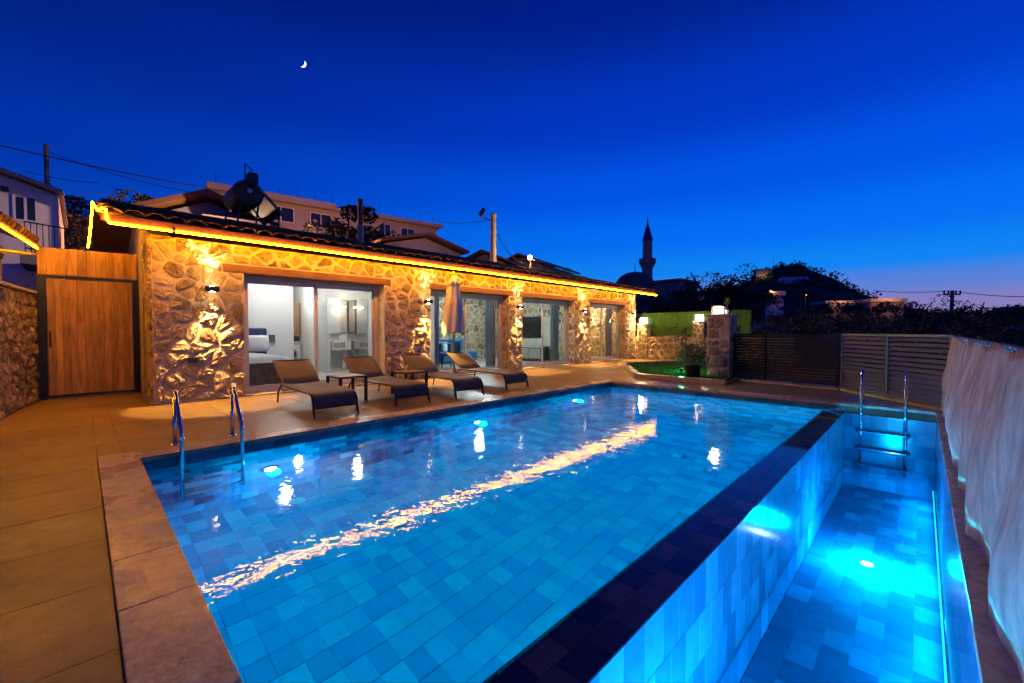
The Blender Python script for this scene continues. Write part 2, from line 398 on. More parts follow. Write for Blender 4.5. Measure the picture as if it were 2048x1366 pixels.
def rubble(faces, parent, m, gap, hgt, r, cell, limit=300, rough=.35, name='stone'):
    """faces: (origin, u axis, v axis, w, h, holes, can be picked apart?). Stones that show largest are parts, the rest one joined part"""
    items = []
    for F in faces:
        o, u, v, w, h, holes = F[:6]; o, u, v = Vector(o), Vector(u), Vector(v); nr = u.cross(v)
        cl = F[6] if len(F) > 6 else cell
        for poly in voronoi(w, h, cl[0], cl[1], holes, r):
            cx_ = (o + u * poly[0][0]).x
            g = stone_geo(poly, (gap(cx_) if callable(gap) else gap) * r.choice((.6, .8, 1, 1.3, 1.9)), hgt, r, rough)
            if not g: continue
            (gx, gy), vs, fs, area = g
            c = o + u * gx + v * gy
            items.append((shows(c, area, nr), c, [u * a + v * b + nr * d for a, b, d in vs], fs))
    items.sort(key=lambda t: -t[0])
    rest = MB(); po = org(parent)
    for k, (sc, c, vs, fs) in enumerate(items):
        if k < limit:
            me = bpy.data.meshes.new(name); me.from_pydata(vs, [], fs); me.materials.append(m(c) if callable(m) else m)
            link(name, me, parent, c - po)
        else: rest.add([c + v for v in vs], fs)
    if rest.f: rest.build('small_' + name + 's', m(Vector((99, 0, 0))) if callable(m) else m, parent, kind='stuff')

# ------------------------------------------------------------------ terrain
def T(x, y):
    z = -2.0
    if y > 15: z = -2.0 + min(1, (y - 15) / 4) * 3.0 + max(0, y - 17) * .2 * max(0, min(1, (60 - x) / 40))
    if x > 19:
        z2 = -2.0 + (x - 19) * .035; z = max(z, z2) if y < 15 else z
    if y > 15 and x > 19: z = max(z, -2.0 + (x - 19) * .035)
    return min(z, 16)
def terrain():
    mb = MB()
    xs = [-400, -150, -60, -30, -15, -8, -4, 0, 4, 8, 12, 16, 19, 22, 26, 30, 36, 44, 55, 70, 90, 120, 160, 220, 300, 450, 700, 1200]
    ys = [-1200, -500, -200, -100, -50, -25, -10, -4, 0, 5, 10, 15, 16, 17, 18, 19, 22, 26, 30, 36, 44, 55, 70, 90, 120, 170, 250, 400, 700, 1200]
    vs = [(x, y, T(x, y) + (0 if abs(x - 8) < 14 and -3 < y < 17 else mnoise.noise(Vector((x * .05, y * .05, 0))) * .5)) for y in ys for x in xs]
    n = len(xs); fs = [(j * n + i, j * n + i + 1, (j + 1) * n + i + 1, (j + 1) * n + i) for j in range(len(ys) - 1) for i in range(n - 1)]
    mb.add(vs, fs); o = mb.build('ground', M['ground'], kind='structure', smooth=True)
terrain()
def far_hill(name, prof, depth_dir, m, halfdepth, n=60):
    """a ridge whose skyline runs through prof = [(x, y, z)...], falling away on both sides"""
    mb = MB(); D = Vector(depth_dir).normalized(); rows = []
    P = [Vector(p) for p in prof]
    def at(t):
        t *= len(P) - 1; i = min(int(t), len(P) - 2); return P[i].lerp(P[i + 1], t - i)
    ds = [-1, -.75, -.5, -.3, -.15, -.05, 0, .06, .2, .5, 1]
    for d in ds:
        for k in range(n + 1):
            p = at(k / n); q = p + D * d * halfdepth
            fall = (1 - abs(d)) ** 1.15; zz = -3 + (p.z + 3) * fall
            zz += mnoise.noise(Vector((q.x * .05, q.y * .05, 3))) * 2.4 * fall
            rows.append((q.x, q.y, zz))
    N = n + 1
    mb.add(rows, [(j * N + k, j * N + k + 1, (j + 1) * N + k + 1, (j + 1) * N + k) for j in range(len(ds) - 1) for k in range(n)])
    return mb.build(name, m, kind='structure', smooth=True), rows
hill, hill_pts = far_hill('hill', [(300, 130, 8), (303, 118, 20), (318, 102, 28), (333, 88, 37), (345, 77, 45.5), (352, 70, 48), (357, 62, 47), (364, 52, 41), (378, 38, 32), (397, 22, 23), (425, 2, 15), (460, -30, 9), (520, -90, 4)], (.96, .28, 0), M['hill'], 150)
def leafy(mb, c, rad, n, size, r, flat=1.0):
    for _ in range(n):
        d = Vector((r.gauss(0, 1), r.gauss(0, 1), r.gauss(0, 1))).normalized() * rad * r.uniform(.35, 1) ** .6
        d.z *= flat; p = Vector(c) + d
        a = Vector((r.uniform(-1, 1), r.uniform(-1, 1), r.uniform(-1, 1))).normalized(); b = a.orthogonal().normalized()
        s = size * r.uniform(.6, 1.3); a, b = a * s, b * s * .55
        mb.add([p - a, p + b, p + a, p - b], [(0, 1, 2, 3)])
def hill_scrub():
    mb = MB(); r = random.Random(5)
    for (x, y, z) in hill_pts:
        for _ in range(2):
            if z < 4: continue
            c = (x + r.uniform(-6, 6), y + r.uniform(-6, 6), z + r.uniform(-.5, .8)); s = r.uniform(1.2, 3.4)
            leafy(mb, c, s, 16, s * .35, r, .7)
    mb.build('hill_scrub', M['leaf_dark'], kind='stuff')
hill_scrub()

# ------------------------------------------------------------------ deck
POOL = dict(x0=.36, x1=9.05, y0=1.22, y1=5.43, yb=.92, yc=-.18)
def deck():
    base = MB()
    for b in ((-7, .34, -6, 11.6), (.34, 17.4, 5.47, 9.3), (9.09, 17.4, -.6, 5.47), (-7, .82, 9.3, 11.6), (9.09, 17.4, -6, -.6), (.06, 9.09, -6, -.24)):
        base.box(b[0], b[1], b[2], b[3], -1.9, -.034)
    d = base.build('pool_deck', M['grout'], kind='structure')
    sx, sy = 1.2, .635; z1 = -.001; r = random.Random(3); cache = {}
    for (x0, x1, y0, y1, ox, oy) in ((-2.3, .0845, -1.5, 9.1, -.93, 2.875), (.0845, 17.3, 5.735, 9.1, .27, 5.735), (-.9, .8, 9.1, 11.3, -.93, 2.875), (9.36, 11.95, -.55, 5.735, 9.36, 5.735)):
        i0 = math.floor((x0 - ox) / sx); j0 = math.floor((y0 - oy) / sy)
        for i in range(i0, i0 + 20):
            for j in range(j0, j0 + 22):
                a0, a1 = max(x0, ox + i * sx), min(x1, ox + (i + 1) * sx); b0, b1 = max(y0, oy + j * sy), min(y1, oy + (j + 1) * sy)
                if a1 - a0 < .06 or b1 - b0 < .06: continue
                g = .0013; w, h = round(a1 - a0 - 2 * g, 3), round(b1 - b0 - 2 * g, 3)
                if (w, h) not in cache:
                    m = MB(); e = .002
                    m.add([(-w/2, -h/2, -.035), (w/2, -h/2, -.035), (w/2, h/2, -.035), (-w/2, h/2, -.035), (-w/2, -h/2, -e), (w/2, -h/2, -e), (w/2, h/2, -e), (-w/2, h/2, -e), (-w/2+e, -h/2+e, 0), (w/2-e, -h/2+e, 0), (w/2-e, h/2-e, 0), (-w/2+e, h/2-e, 0)],
                          [(8, 9, 10, 11)] + [(k, (k+1) % 4, 4+(k+1) % 4, 4+k) for k in range(4)] + [(4+k, 4+(k+1) % 4, 8+(k+1) % 4, 8+k) for k in range(4)])
                    cache[(w, h)] = m.mesh('paving_slab', M['slab'])
                link('paving_slab', cache[(w, h)], d, ((a0 + a1) / 2, (b0 + b1) / 2, z1 + r.uniform(-.0008, .0008)), (r.uniform(-.0012, .0012), r.uniform(-.0012, .0012), 0))
deck()

# ------------------------------------------------------------------ pools
TS = .172
def tile_mesh(w, h, m, t=.008):
    mb = MB(); g = .0009; w, h = w / 2 - g, h / 2 - g; e = .002
    mb.add([(-w, -h, 0), (w, -h, 0), (w, h, 0), (-w, h, 0), (-w, -h, t-e), (w, -h, t-e), (w, h, t-e), (-w, h, t-e), (-w+e, -h+e, t), (w-e, -h+e, t), (w-e, h-e, t), (-w+e, h-e, t)],
           [(8, 9, 10, 11)] + [(k, (k+1) % 4, 4+(k+1) % 4, 4+k) for k in range(4)] + [(4+k, 4+(k+1) % 4, 8+(k+1) % 4, 8+k) for k in range(4)])
    return mb
def tiling(parent, planes, limit=300):
    """planes: (origin, u, v, w, h, tile w, tile h, material, row offset)"""
    items = []
    for o, u, v, w, h, tw, th, m, off in planes:
        o, u, v = Vector(o), Vector(u), Vector(v); nr = u.cross(v); nj = max(1, round(h / th)); th = h / nj
        for j in range(nj):
            a = -(off * (j % 2)) * tw
            while a < w - .01:
                a0, a1 = max(a, 0), min(a + tw, w); a += tw
                if a1 - a0 < .03: continue
                c = o + u * ((a0 + a1) / 2) + v * (th * (j + .5))
                items.append((shows(c, (a1 - a0) * th, nr), c, u, v, nr, round(a1 - a0, 4), round(th, 4), m))
    items.sort(key=lambda t: -t[0]); cache = {}; rest = {}; po = org(parent)
    for k, (sc, c, u, v, nr, w, h, m) in enumerate(items):
        rot = Matrix((u, v, nr)).transposed()
        if k < limit:
            if (w, h, m) not in cache: cache[(w, h, m)] = tile_mesh(w, h, M[m]).mesh('tile', M[m])
            link('tile', cache[(w, h, m)], parent, c - po, rot.to_euler())
        else:
            tm = tile_mesh(w, h, None); rest.setdefault(m, MB()).add([c + rot @ Vector(p) for p in tm.v], tm.f)
    for m, mb in rest.items(): mb.build('more_tiles' if m == 'tile' else 'more_wall_tiles', M[m], parent, kind='stuff')
x0, x1, y0, y1, yb, yc = (POOL[k] for k in ('x0', 'x1', 'y0', 'y1', 'yb', 'yc'))
ZF, ZW, ZF2, ZW2 = -1.62, -.135, -1.36, -1.10
def pools():
    p = thing('swimming_pool', (4.7, 3.3, -1.3), 'large rectangular pool of glowing blue square tiles with travertine coping', 'swimming pool')
    t = .01
    mb = MB()
    g = .0045
    mb.quad((x0, y0, ZF-g), (x1, y0, ZF-g), (x1, y1, ZF-g), (x0, y1, ZF-g))
    mb.quad((x0, y1+t, ZF-t), (x1, y1+t, ZF-t), (x1, y1+t, -.04), (x0, y1+t, -.04))
    mb.quad((x0-t, y0, ZF-t), (x0-t, y1+t, ZF-t), (x0-t, y1+t, -.04), (x0-t, y0, -.04))
    mb.quad((x1+t, y0, ZF-t), (x1+t, y1+t, ZF-t), (x1+t, y1+t, -.04), (x1+t, y0, -.04))
    mb.build('basin', M['pgrout'], p)
    MB().box(x0, x1, yb+t, y0-t, -1.7, -.150).build('overflow_wall', M['pgrout'], p)
    X, Y, Z = (1, 0, 0), (0, 1, 0), (0, 0, 1)
    tiling(p, [((x0, y0, ZF-t), X, Y, x1-x0, y1-y0, .16, .212, 'tile', 0),
               ((x0, y1+t, ZF), X, Z, x1-x0, -.15-ZF, TS, TS, 'tile', .5),
               ((x0, y1+t, -.15), X, Z, x1-x0, .15, .2, .15, 'tile_gloss', 0),
               ((x0-t, y0, ZF), Y, Z, y1-y0, -ZF, TS, .2, 'tile', .5),
               ((x1+t, y1, ZF), (0, -1, 0), Z, y1-y0, -ZF-.15, TS, TS, 'tile', .5),
               ((x1+t, y1, -.15), (0, -1, 0), Z, y1-yb, .15, .2, .15, 'tile_gloss', 0),
               ((x1, y0-t, ZF), (-1, 0, 0), Z, x1-x0, -ZF-.16, TS, TS, 'tile', .5),
               ((x0, yb, -.150), X, Y, x1-x0, y0-yb, .2, .15, 'tile_wet', .5)])
    # coping
    cm = {}; r = random.Random(4)
    def cop(a0, a1, b0, b1, z):
        key = (round(a1-a0, 3), round(b1-b0, 3))
        if key not in cm: cm[key] = MB().box(-key[0]/2+.0015, key[0]/2-.0015, -key[1]/2+.0015, key[1]/2-.0015, -.045, 0).mesh('coping_slab', M['coping'])
        o = link('coping_slab', cm[key], p, Vector(((a0+a1)/2, (b0+b1)/2, z)) - org(p))
        b = o.modifiers.new('bevel', 'BEVEL'); b.width = .004; b.segments = 2
    ys = [5.73, 4.83, 3.95, 3.07, 2.5, 1.7, .9, .1, -.6, -1.4]
    for a, b in zip(ys, ys[1:]): cop(.085, .375, b, a, .018)
    k = .375
    while k < x1 - .05:
        e = min(k + .82, x1 + .3); cop(k, e, 5.415, 5.73, .010); k = e
    k = 5.415
    while k > -.2:
        e = max(k - .82, -.22); cop(x1 - .015, x1 + .3, e, k, .010); k = e
    # lamps below the waterline on the house side
    for px, pz in ((1.51, -.90), (4.69, -.90), (7.50, -.90)):
        c = MB().lathe([(.085, 0), (.085, .018), (.07, .024)], (0, 0, 0), 20)
        c.v = [(px + a, y1 - .002 - z, pz + b) for a, b, z in c.v]; body = c.build('pool_lamp', M['chrome'], p)
        c = MB().lathe([(.066, .0245), (.05, .034), (.02, .038)], (0, 0, 0), 20)
        c.v = [(px + a, y1 - z, pz + b) for a, b, z in c.v]; c.build('lens', M['plens'], body, smooth=True)
        light('pool_light', 'SPOT', (px, y1 - .16, pz), 4500, (.0, .72, 1), body, .06, (R(90) - R(24), 0, R(180)), 176, .5)
        light('pool_glow', 'POINT', (px, y1 - .11, pz), 260, (.0, .66, 1), body, .06)
    for px, py in ((1.68, 5.0), (6.03, 2.51), (2.29, 3.88)):
        MB().lathe([(.07, 0), (.07, .012), (.045, .016), (.02, .016)], (px, py, ZF), 16).build('floor_inlet', M['ceramic'], p)
    wt = MB(); wt.quad((x0-.008, y0-.012, ZW), (x1+.008, y0-.012, ZW), (x1+.008, y1+.008, ZW), (x0-.008, y1+.008, ZW))
    wt.build('pool_water', M['water'], kind='structure')
    # lower channel pool
    q = thing('plunge_pool', (4.7, .37, -1.4), 'narrow sunken lower pool lit turquoise beside the overflow wall', 'plunge pool')
    mb = MB()
    mb.quad((x0, yc, ZF2-g), (x1, yc, ZF2-g), (x1, yb, ZF2-g), (x0, yb, ZF2-g))
    mb.quad((x0, yc-t, ZF2-t), (x1, yc-t, ZF2-t), (x1, yc-t, -.04), (x0, yc-t, -.04))
    mb.quad((x0-t, yc-t, ZF2-t), (x0-t, yb, ZF2-t), (x0-t, yb, -.04), (x0-t, yc-t, -.04))
    mb.quad((x1+t, yc-t, ZF2-t), (x1+t, yb, ZF2-t), (x1+t, yb, -.152), (x1+t, yc-t, -.152))
    mb.build('basin', M['pgrout'], q)
    tiling(q, [((x0, yc, ZF2-t), X, Y, x1-x0, yb-yc, .27, .2, 'tile_soft', .5),
               ((x0, yb+t, ZF2), X, Z, x1-x0, -ZF2-.152, .2, .3, 'tile_gloss', .5),
               ((x1+t, yb, ZF2), (0, -1, 0), Z, yb-yc, -ZF2-.15, .22, .22, 'tile_gloss', .5),
               ((x1, yc-t, ZF2), (-1, 0, 0), Z, x1-x0, -ZF2-.02, .2, .2, 'tile_gloss', .5),
               ((x0-t, yc, ZF2), Y, Z, yb-yc, -ZF2, .2, .2, 'tile', .5)])
    k = x0
    while k < x1:
        e = min(k + .9, x1); MB().box(k + .0015, e - .0015, -.5, yc + .004, -.036, .008).build('coping_slab', M['coping'], q, bevel=.004); k = e
    c = MB().lathe([(.07, 0), (.07, .012), (.055, .016)], (6.05, .39, ZF2), 20).build('floor_lamp', M['ceramic'], q)
    MB().lathe([(.053, .0165), (.04, .022), (.02, .025)], (6.05, .39, ZF2), 20).build('lens', M['plens'], c, smooth=True)
    light('floor_lamp_light', 'POINT', (6.05, .39, ZF2 + .23), 210, (.0, .42, 1), c, .05)
    c = MB().lathe([(.10, 0), (.10, .02), (.075, .028)], (1.6, .39, ZF2), 20).build('floor_lamp', M['chrome'], q)  # second lamp added out of view to brighten the near end of the channel
    MB().lathe([(.072, .0285), (.05, .036), (.02, .04)], (1.6, .39, ZF2), 20).build('lens', M['plens'], c, smooth=True)
    light('floor_lamp_light', 'POINT', (1.75, .39, ZF2 + .24), 430, (.0, .40, 1), c, .05)
    st = MB().tube([(x0 + .05, yc + .016, -1.19), (x1 - .05, yc + .016, -1.19)], .007, 6).build('fill_strip', M['fill_glow'], q)  # added strip with area light, there to brighten the channel floor evenly
    lo = light('fill_light', 'AREA', ((x0 + x1) / 2, yc + .03, -1.19), 125, (.0, .44, 1), st, 8.4, (R(78), 0, 0)); lo.data.shape = 'RECTANGLE'; lo.data.size_y = .03
    wt = MB(); wt.quad((x0-.008, yc-.008, ZW2), (x1+.008, yc-.008, ZW2), (x1+.008, yb+.008, ZW2), (x0-.008, yb+.008, ZW2))
    wt.build('plunge_pool_water', M['water2'], kind='structure')
pools()
def arc(c, r, a0, a1, n, f): return [f(c[0] + r * math.cos(R(a0 + (a1 - a0) * k / n)), c[1] + r * math.sin(R(a0 + (a1 - a0) * k / n))) for k in range(n + 1)]
def ladder(base, ax, width, top, bottom, rungs, label, reach):
    """ax: unit vector from the deck foot towards the water; reach: deck foot to pool-side stile"""
    b = Vector(base); a = Vector(ax); s = Vector((-a.y, a.x, 0)); t = thing('pool_ladder', base, label, 'pool ladder', 'pool ladders')
    for k in (0, 1):
        o = b + s * width * k
        f = lambda u, z: o + a * u + Vector((0, 0, z))
        ra = .055
        path = [f(0, .0), f(0, top - ra)] + arc((ra, top - ra), ra, 180, 60, 6, f) + [f(reach - .012, .22), f(reach, .16), f(reach, bottom)]
        hr = MB().tube(path, .021, 12).build('handrail', M['chrome'], t, smooth=True)
        MB().lathe([(.05, 0), (.048, .008), (.03, .012)], f(0, .010), 16).build('flange', M['chrome'], hr, smooth=True)
        MB().lathe([(.026, -.012), (.026, .012)], f(reach, .15), 14).build('collar', M['chrome'], hr, smooth=True)
    for z in rungs:
        o = b + a * reach + Vector((0, 0, z))
        m = MB(); pts = []
        for d in (-.035, .045):
            for zz in (-.012, .012):
                pts += [o + s * .02 + a * d + Vector((0, 0, zz)), o + s * (width - .02) + a * d + Vector((0, 0, zz))]
        m.add(pts, [(0, 1, 5, 4), (2, 6, 7, 3), (0, 2, 3, 1), (4, 5, 7, 6), (0, 4, 6, 2), (1, 3, 7, 5)])
        rg = m.build('rung', M['chrome'], t, bevel=.006)
        for k in (0, 1):
            c = o + s * (.03 + (width - .06) * k); MB().lathe([(.032, -.02), (.032, .02)], c, 10).build('rung_clamp', M['tread'], rg)
    return t
ladder((.69, 5.80, .0), (0, -1, 0), .53, .59, -1.15, (-.36, -.70, -1.04), 'steel pool ladder at the near corner below the lit stone wall', .44)
ladder((9.27, .16, .0), (-1, 0, 0), -.54, .58, -1.05, (-.41, -.69, -.96), 'tall steel ladder down the far end wall of the lower pool', .29)

# ------------------------------------------------------------------ the stone house
HX0, HX1, HY, HT = .82, 17.15, 9.1, 2.83
DOORS = [(2.14, 5.01), (6.31, 9.19), (9.80, 12.58), (13.61, 16.27)]
DZ0, DZ1 = .03, 2.32
house = thing('stone_house', (9, 12, 0), 'long single storey stone house with white sliding doors behind the sun loungers', 'house')
def house_shell():
    mb = MB(); xs = [HX0] + [v for d in DOORS for v in d] + [HX1]
    for k in range(0, len(xs), 2): mb.box(xs[k], xs[k+1], HY, HY + .4, -.03, HT)
    for a, b in DOORS: mb.box(a, b, HY, HY + .4, DZ1 + .15, HT)
    mb.build('wall', M['mortar'], house)
    mb = MB(); mb.box(HX0, HX0 + .4, HY + .401, 15.6, -.5, HT + .05); mb.build('side_wall', M['plaster'], house)
    # rough render knocked over the side wall, and the gable above the eave
    mb = MB(); mb.box(HX0 + .4, HX1, 15.2, 15.6, -.5, HT); mb.box(HX1 - .4, HX1, HY + .401, 15.2, -.5, HT); mb.build('rear_wall', M['plaster'], house)
    mb = MB(); mb.add([(HX0 + .02, 9.3, HT + .02), (HX0 + .02, 15.4, HT + .02), (HX0 + .02, 12.35, HT + .88), (HX0 + .3, 9.3, HT + .02), (HX0 + .3, 15.4, HT + .02), (HX0 + .3, 12.35, HT + .88)], [(0, 2, 1), (3, 4, 5), (0, 1, 4, 3), (1, 2, 5, 4), (2, 0, 3, 5)])
    mb.build('gable', M['plaster'], house)
    MB().box(HX0 + .4, HX1 - .4, HY + .2, 15.2, -.2, .028).build('floor', M['floor_in'], house)
    MB().box(HX0 + .4, HX1 - .4, HY + .402, 15.2, 2.66, 2.74).build('ceiling', M['white'], house)
    mb = MB()
    mb.box(6.75, 6.9, 9.55, 15.19, .03, 2.655); mb.box(13.2, 13.35, 9.55, 15.19, .03, 2.655)
    mb.box(HX0 + .405, 1.3, 9.55, 15.19, .03, 2.655)
    mb.box(1.3, 3.97, 12.05, 12.2, .03, 2.655)                  # behind the bed
    mb.box(3.82, 3.97, 12.2, 15.15, .03, 2.655)
    mb.box(1.305, 6.745, 15.03, 15.18, .03, 2.655)
    mb.box(5.98, 6.745, 13.3, 13.45, .03, 2.655); mb.box(4.95, 5.98, 13.31, 13.43, .03, 2.655); mb.box(4.95, 5.07, 13.44, 15.02, .03, 2.655)
    mb.build('inner_wall', M['white'], house)
    mb = MB(); mb.box(6.905, 13.09, 13.9, 14.1, .03, 2.655); mb.box(13.1, 13.195, 9.55, 15.19, .03, 2.655); mb.box(HX1 - .50, HX1 - .405, 9.55, 13.0, .03, 2.655); mb.build('inner_stone_wall', M['mortar'], house)
    for k, (a, b) in enumerate(DOORS):
        e0 = .32 if k == 0 else .12; e1 = .16
        MB().box(a - e0, b + e1, HY - .025, HY + .36, DZ1 + .005, DZ1 + .147).build('lintel', M['lintel'], house, bevel=.008)
        MB().box(a + .004, b - .004, HY - .03, HY + .42, -.02, .032).build('threshold', M['coping'], house, bevel=.005)
house_shell()
def doors():
    for k, (a, b) in enumerate(DOORS):
        f = .075; ya, yb_ = HY + .30, HY + .37; m = MB(); z0, z1 = DZ0 + .004, DZ1
        m.box(a, a + f, ya, yb_, z0, z1); m.box(b - f, b, ya, yb_, z0, z1); m.box(a + f, b - f, ya, yb_, z1 - f, z1); m.box(a + f, b - f, ya, yb_, z0, z0 + .05)
        door = m.build('sliding_door', M['frame'], house, bevel=.004)
        mid = (a + b) / 2
        for s, (c, d, yy) in enumerate(((a + f, mid + .03, HY + .325), (mid - .03, b - f, HY + .348))):
            m = MB(); g = .07; yy2 = yy + .02; q0, q1 = z0 + .052, z1 - f - .002
            m.box(c, c + g, yy, yy2, q0, q1); m.box(d - g, d, yy, yy2, q0, q1); m.box(c + g, d - g, yy, yy2, q1 - g, q1); m.box(c + g, d - g, yy, yy2, q0, q0 + g)
            m.build('sash', M['frame'], door, bevel=.003)
            MB().quad((c + g, yy + .01, q0 + g), (d - g, yy + .01, q0 + g), (d - g, yy + .01, q1 - g), (c + g, yy + .01, q1 - g)).build('pane', M['glass'], door)
        MB().tube([(mid - .07, HY + .318, .95), (mid - .07, HY + .285, .97), (mid - .07, HY + .285, 1.15), (mid - .07, HY + .318, 1.17)], .009, 6).build('handle', M['frame'], door)
doors()
def house_stones():
    r = random.Random(21); holes = []
    for k, (a, b) in enumerate(DOORS):
        holes.append((a - HX0 - .01, -1, b - HX0 + .01, DZ1 + .01)); e0 = .32 if k == 0 else .12
        holes.append((a - HX0 - e0 - .01, DZ1 - .01, b - HX0 + .17, DZ1 + .16))
    F = [((HX0, HY, 0), (1, 0, 0), (0, 0, 1), HX1 - HX0, HT, holes, (.31, .215))]
    for k in (1, 2, 3):
        F.append(((DOORS[k][1], HY + .28, .03), (0, -1, 0), (0, 0, 1), .28, 2.28, [], (.2, .25)))
    F.append(((HX0, 9.5, 0), (0, -1, 0), (0, 0, 1), .4, HT, [], (.22, .2)))
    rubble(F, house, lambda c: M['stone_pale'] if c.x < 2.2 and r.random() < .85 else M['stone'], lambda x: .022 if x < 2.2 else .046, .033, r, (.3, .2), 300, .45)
    r = random.Random(22)
    rubble([((6.9, 13.9, .03), (1, 0, 0), (0, 0, 1), 6.2, 2.6, [], (.34, .24)), ((13.1, 13.9, .03), (0, -1, 0), (0, 0, 1), 4.3, 2.6, [(1.0, .5, 3.6, 1.75)], (.3, .22)), ((HX1 - .5, 13.0, .03), (0, -1, 0), (0, 0, 1), 3.4, 2.6, [], (.26, .2))], house, M['stone'], .035, .03, r, (.3, .2), 0)
house_stones()
def roof():
    e0, ez, ry, rz = 8.56, 2.905, 12.35, 3.80
    sl = (rz - ez) / (ry - e0); X0, X1 = .22, 18.0
    m = MB()
    for a, b, za, zb in ((e0, ry, ez, rz), (15.9, ry, 2.95, rz)):
        m.add([(X0, a, za), (X1, a, za), (X1, b, zb), (X0, b, zb), (X0, a, za + .06), (X1, a, za + .06), (X1, b, zb + .06), (X0, b, zb + .06)], [(0, 1, 2, 3), (4, 7, 6, 5), (0, 4, 5, 1), (1, 5, 6, 2), (2, 6, 7, 3), (3, 7, 4, 0)])
    rf = m.build('roof', M['lintel'], house)
    MB().box(X0, X1, e0 - .03, e0 - .002, ez - .055, ez + .05).build('fascia', M['brown'], house, bevel=.004)
    m = MB(); n = 34
    for k in range(n):                                          # rafters under the eave
        x = X0 + .1 + k * (X1 - X0 - .2) / (n - 1); m.add([(x - .035, e0, ez - .07), (x + .035, e0, ez - .07), (x + .035, HY - .05, ez - .07 + sl * (HY - .05 - e0)), (x - .035, HY - .05, ez - .07 + sl * (HY - .05 - e0)),
            (x - .035, e0, ez - .002), (x + .035, e0, ez - .002), (x + .035, HY - .05, ez - .002 + sl * (HY - .05 - e0)), (x - .035, HY - .05, ez - .002 + sl * (HY - .05 - e0))], [(0, 3, 2, 1), (4, 5, 6, 7), (0, 1, 5, 4), (1, 2, 6, 5), (2, 3, 7, 6), (3, 0, 4, 7)])
    m.build('rafters', M['brown'], house, kind='stuff')
    tl = MB(); w, L = .25, .40; ns = 8                          # barrel tile, rounded and tapering
    for row, (yy, rr) in enumerate(((0, .115), (L, .10))):
        for k in range(ns + 1):
            q = math.pi * k / ns; tl.v.append((-rr * math.cos(q), yy, rr * .62 * math.sin(q) + (.018 if row == 0 else .0)))
    for k in range(ns): tl.f.append([k, ns + 1 + k, ns + 2 + k, k + 1]); tl.m.append(0)
    tl.add([(v[0], v[1] + .003, v[2] - .014) for v in tl.v[:ns + 1]], [])
    b0 = 2 * (ns + 1)
    for k in range(ns): tl.f.append([k, k + 1, b0 + k + 1, b0 + k]); tl.m.append(0)
    me = tl.mesh('roof_tile', M['roof'], smooth=True); rows = int((ry - e0) / .345 / math.cos(math.atan(sl))) + 1
    cols = int((X1 - X0) / w); rest = MB(); cnt = 0; r = random.Random(9); ang = math.atan(sl)
    for j in range(rows):
        for i in range(cols):
            y = e0 - .03 + j * .345 * math.cos(ang); z = ez + .075 + (y - e0) * sl + r.uniform(-.004, .006); x = X0 + .13 + i * (X1 - X0 - .26) / (cols - 1) + r.uniform(-.006, .006)
            if y > ry - .1: continue
            if j < 4 and cnt < 300:
                o = link('roof_tile', me, house, Vector((x, y, z)) - org(house), (ang, 0, r.uniform(-.02, .02))); cnt += 1
            else:
                c, s_ = math.cos(ang), math.sin(ang); rest.add([(x + v[0], y + v[1] * c - v[2] * s_, z + v[1] * s_ + v[2] * c) for v in tl.v], tl.f)
    m2 = MB()
    for i in range(48):
        x = X0 + .1 + i * .37; m2.tube([(x, ry, rz + .09 + r.uniform(-.01, .01)), (x + .4, ry, rz + .105)], [.12, .10], 8)
    rest.add(m2.v, m2.f); rest.build('more_roof_tiles', M['roof'], house, kind='stuff')
    # side vent in the gable end
    m = MB()
    for k in range(6): m.box(.785, .80, 10.0, 10.28, 2.50 + k * .052, 2.53 + k * .052)
    m.build('louvre_vent', M['frame'], house)
    MB().tube([(.74, 9.55, .02), (.74, 9.55, 2.4)], .022, 8).build('drain_pipe', M['plaster'], house)
    MB().box(1.27, 1.41, HY - .06, HY - .035, .69, .78).build('socket', M['black'], house, bevel=.005)
    return e0, ez, sl
E0, EZ, SL = roof()
def led_line():
    t = thing('light_strip', (9, E0 - .05, EZ), 'long glowing amber light strip along the eave of the stone house', 'light strip')
    y = E0 - .045; z = EZ - .082
    MB().tube([(.31, y, z), (1.03, y, z)], .017, 6).build('strip_segment', M['led'], t)
    MB().tube([(1.07, y, z)] + [(1.07 + k * 1.7, y, z + .004 * math.sin(k * 2.1)) for k in range(1, 10)] + [(17.97, y, z)], .017, 6).build('strip_segment', M['led'], t)
    MB().tube([(.31, y, z), (.285, y, z + .07), (.28, y + .02, z + .19), (.25, y + .4, z + .29), (.235, 9.4, EZ + .24), (.195, 10.2, EZ + .48), (.18, 10.6, EZ + .63), (.155, 10.8, EZ + .25), (.115, 11.05, EZ - .12)], .014, 6).build('strip_tail', M['led'], t)
    MB().box(1.032, 1.068, y - .03, y + .04, z - .03, z + .04).build('bracket', M['black'], t)
led_line()
def wall_lamp(x, label, zc=1.98, y=HY - .02, e=480, side=False):
    t = thing('wall_lamp', (x, y, zc), label, 'wall lamp', 'up and down lamps along the house front')
    yc_ = y - .135
    if side: yc_ = y; x -= .11
    MB().box(x - .10, x + .10, yc_ - .05, yc_ + .05, zc - .045, zc + .045).build('body', M['black'], t, bevel=.006)
    (MB().box(x + .05, x + .16, y - .04, y + .04, zc - .03, zc + .03) if side else MB().box(x - .04, x + .04, yc_ + .05, y + .03, zc - .03, zc + .03)).build('wall_bracket', M['black'], t)
    for s in (1, -1):
        MB().lathe([(.034, 0), (.034, .006 * s)], (x, yc_, zc + .046 * s), 14).build('lens', M['wlamp'], t)
        light('lamp_light', 'SPOT', (x, yc_, zc + .062 * s), e * (.8 if s > 0 else 1), (1, .56, .18), t, .025, (R(188) if s > 0 else R(-8), 0, 0), 66, .10)
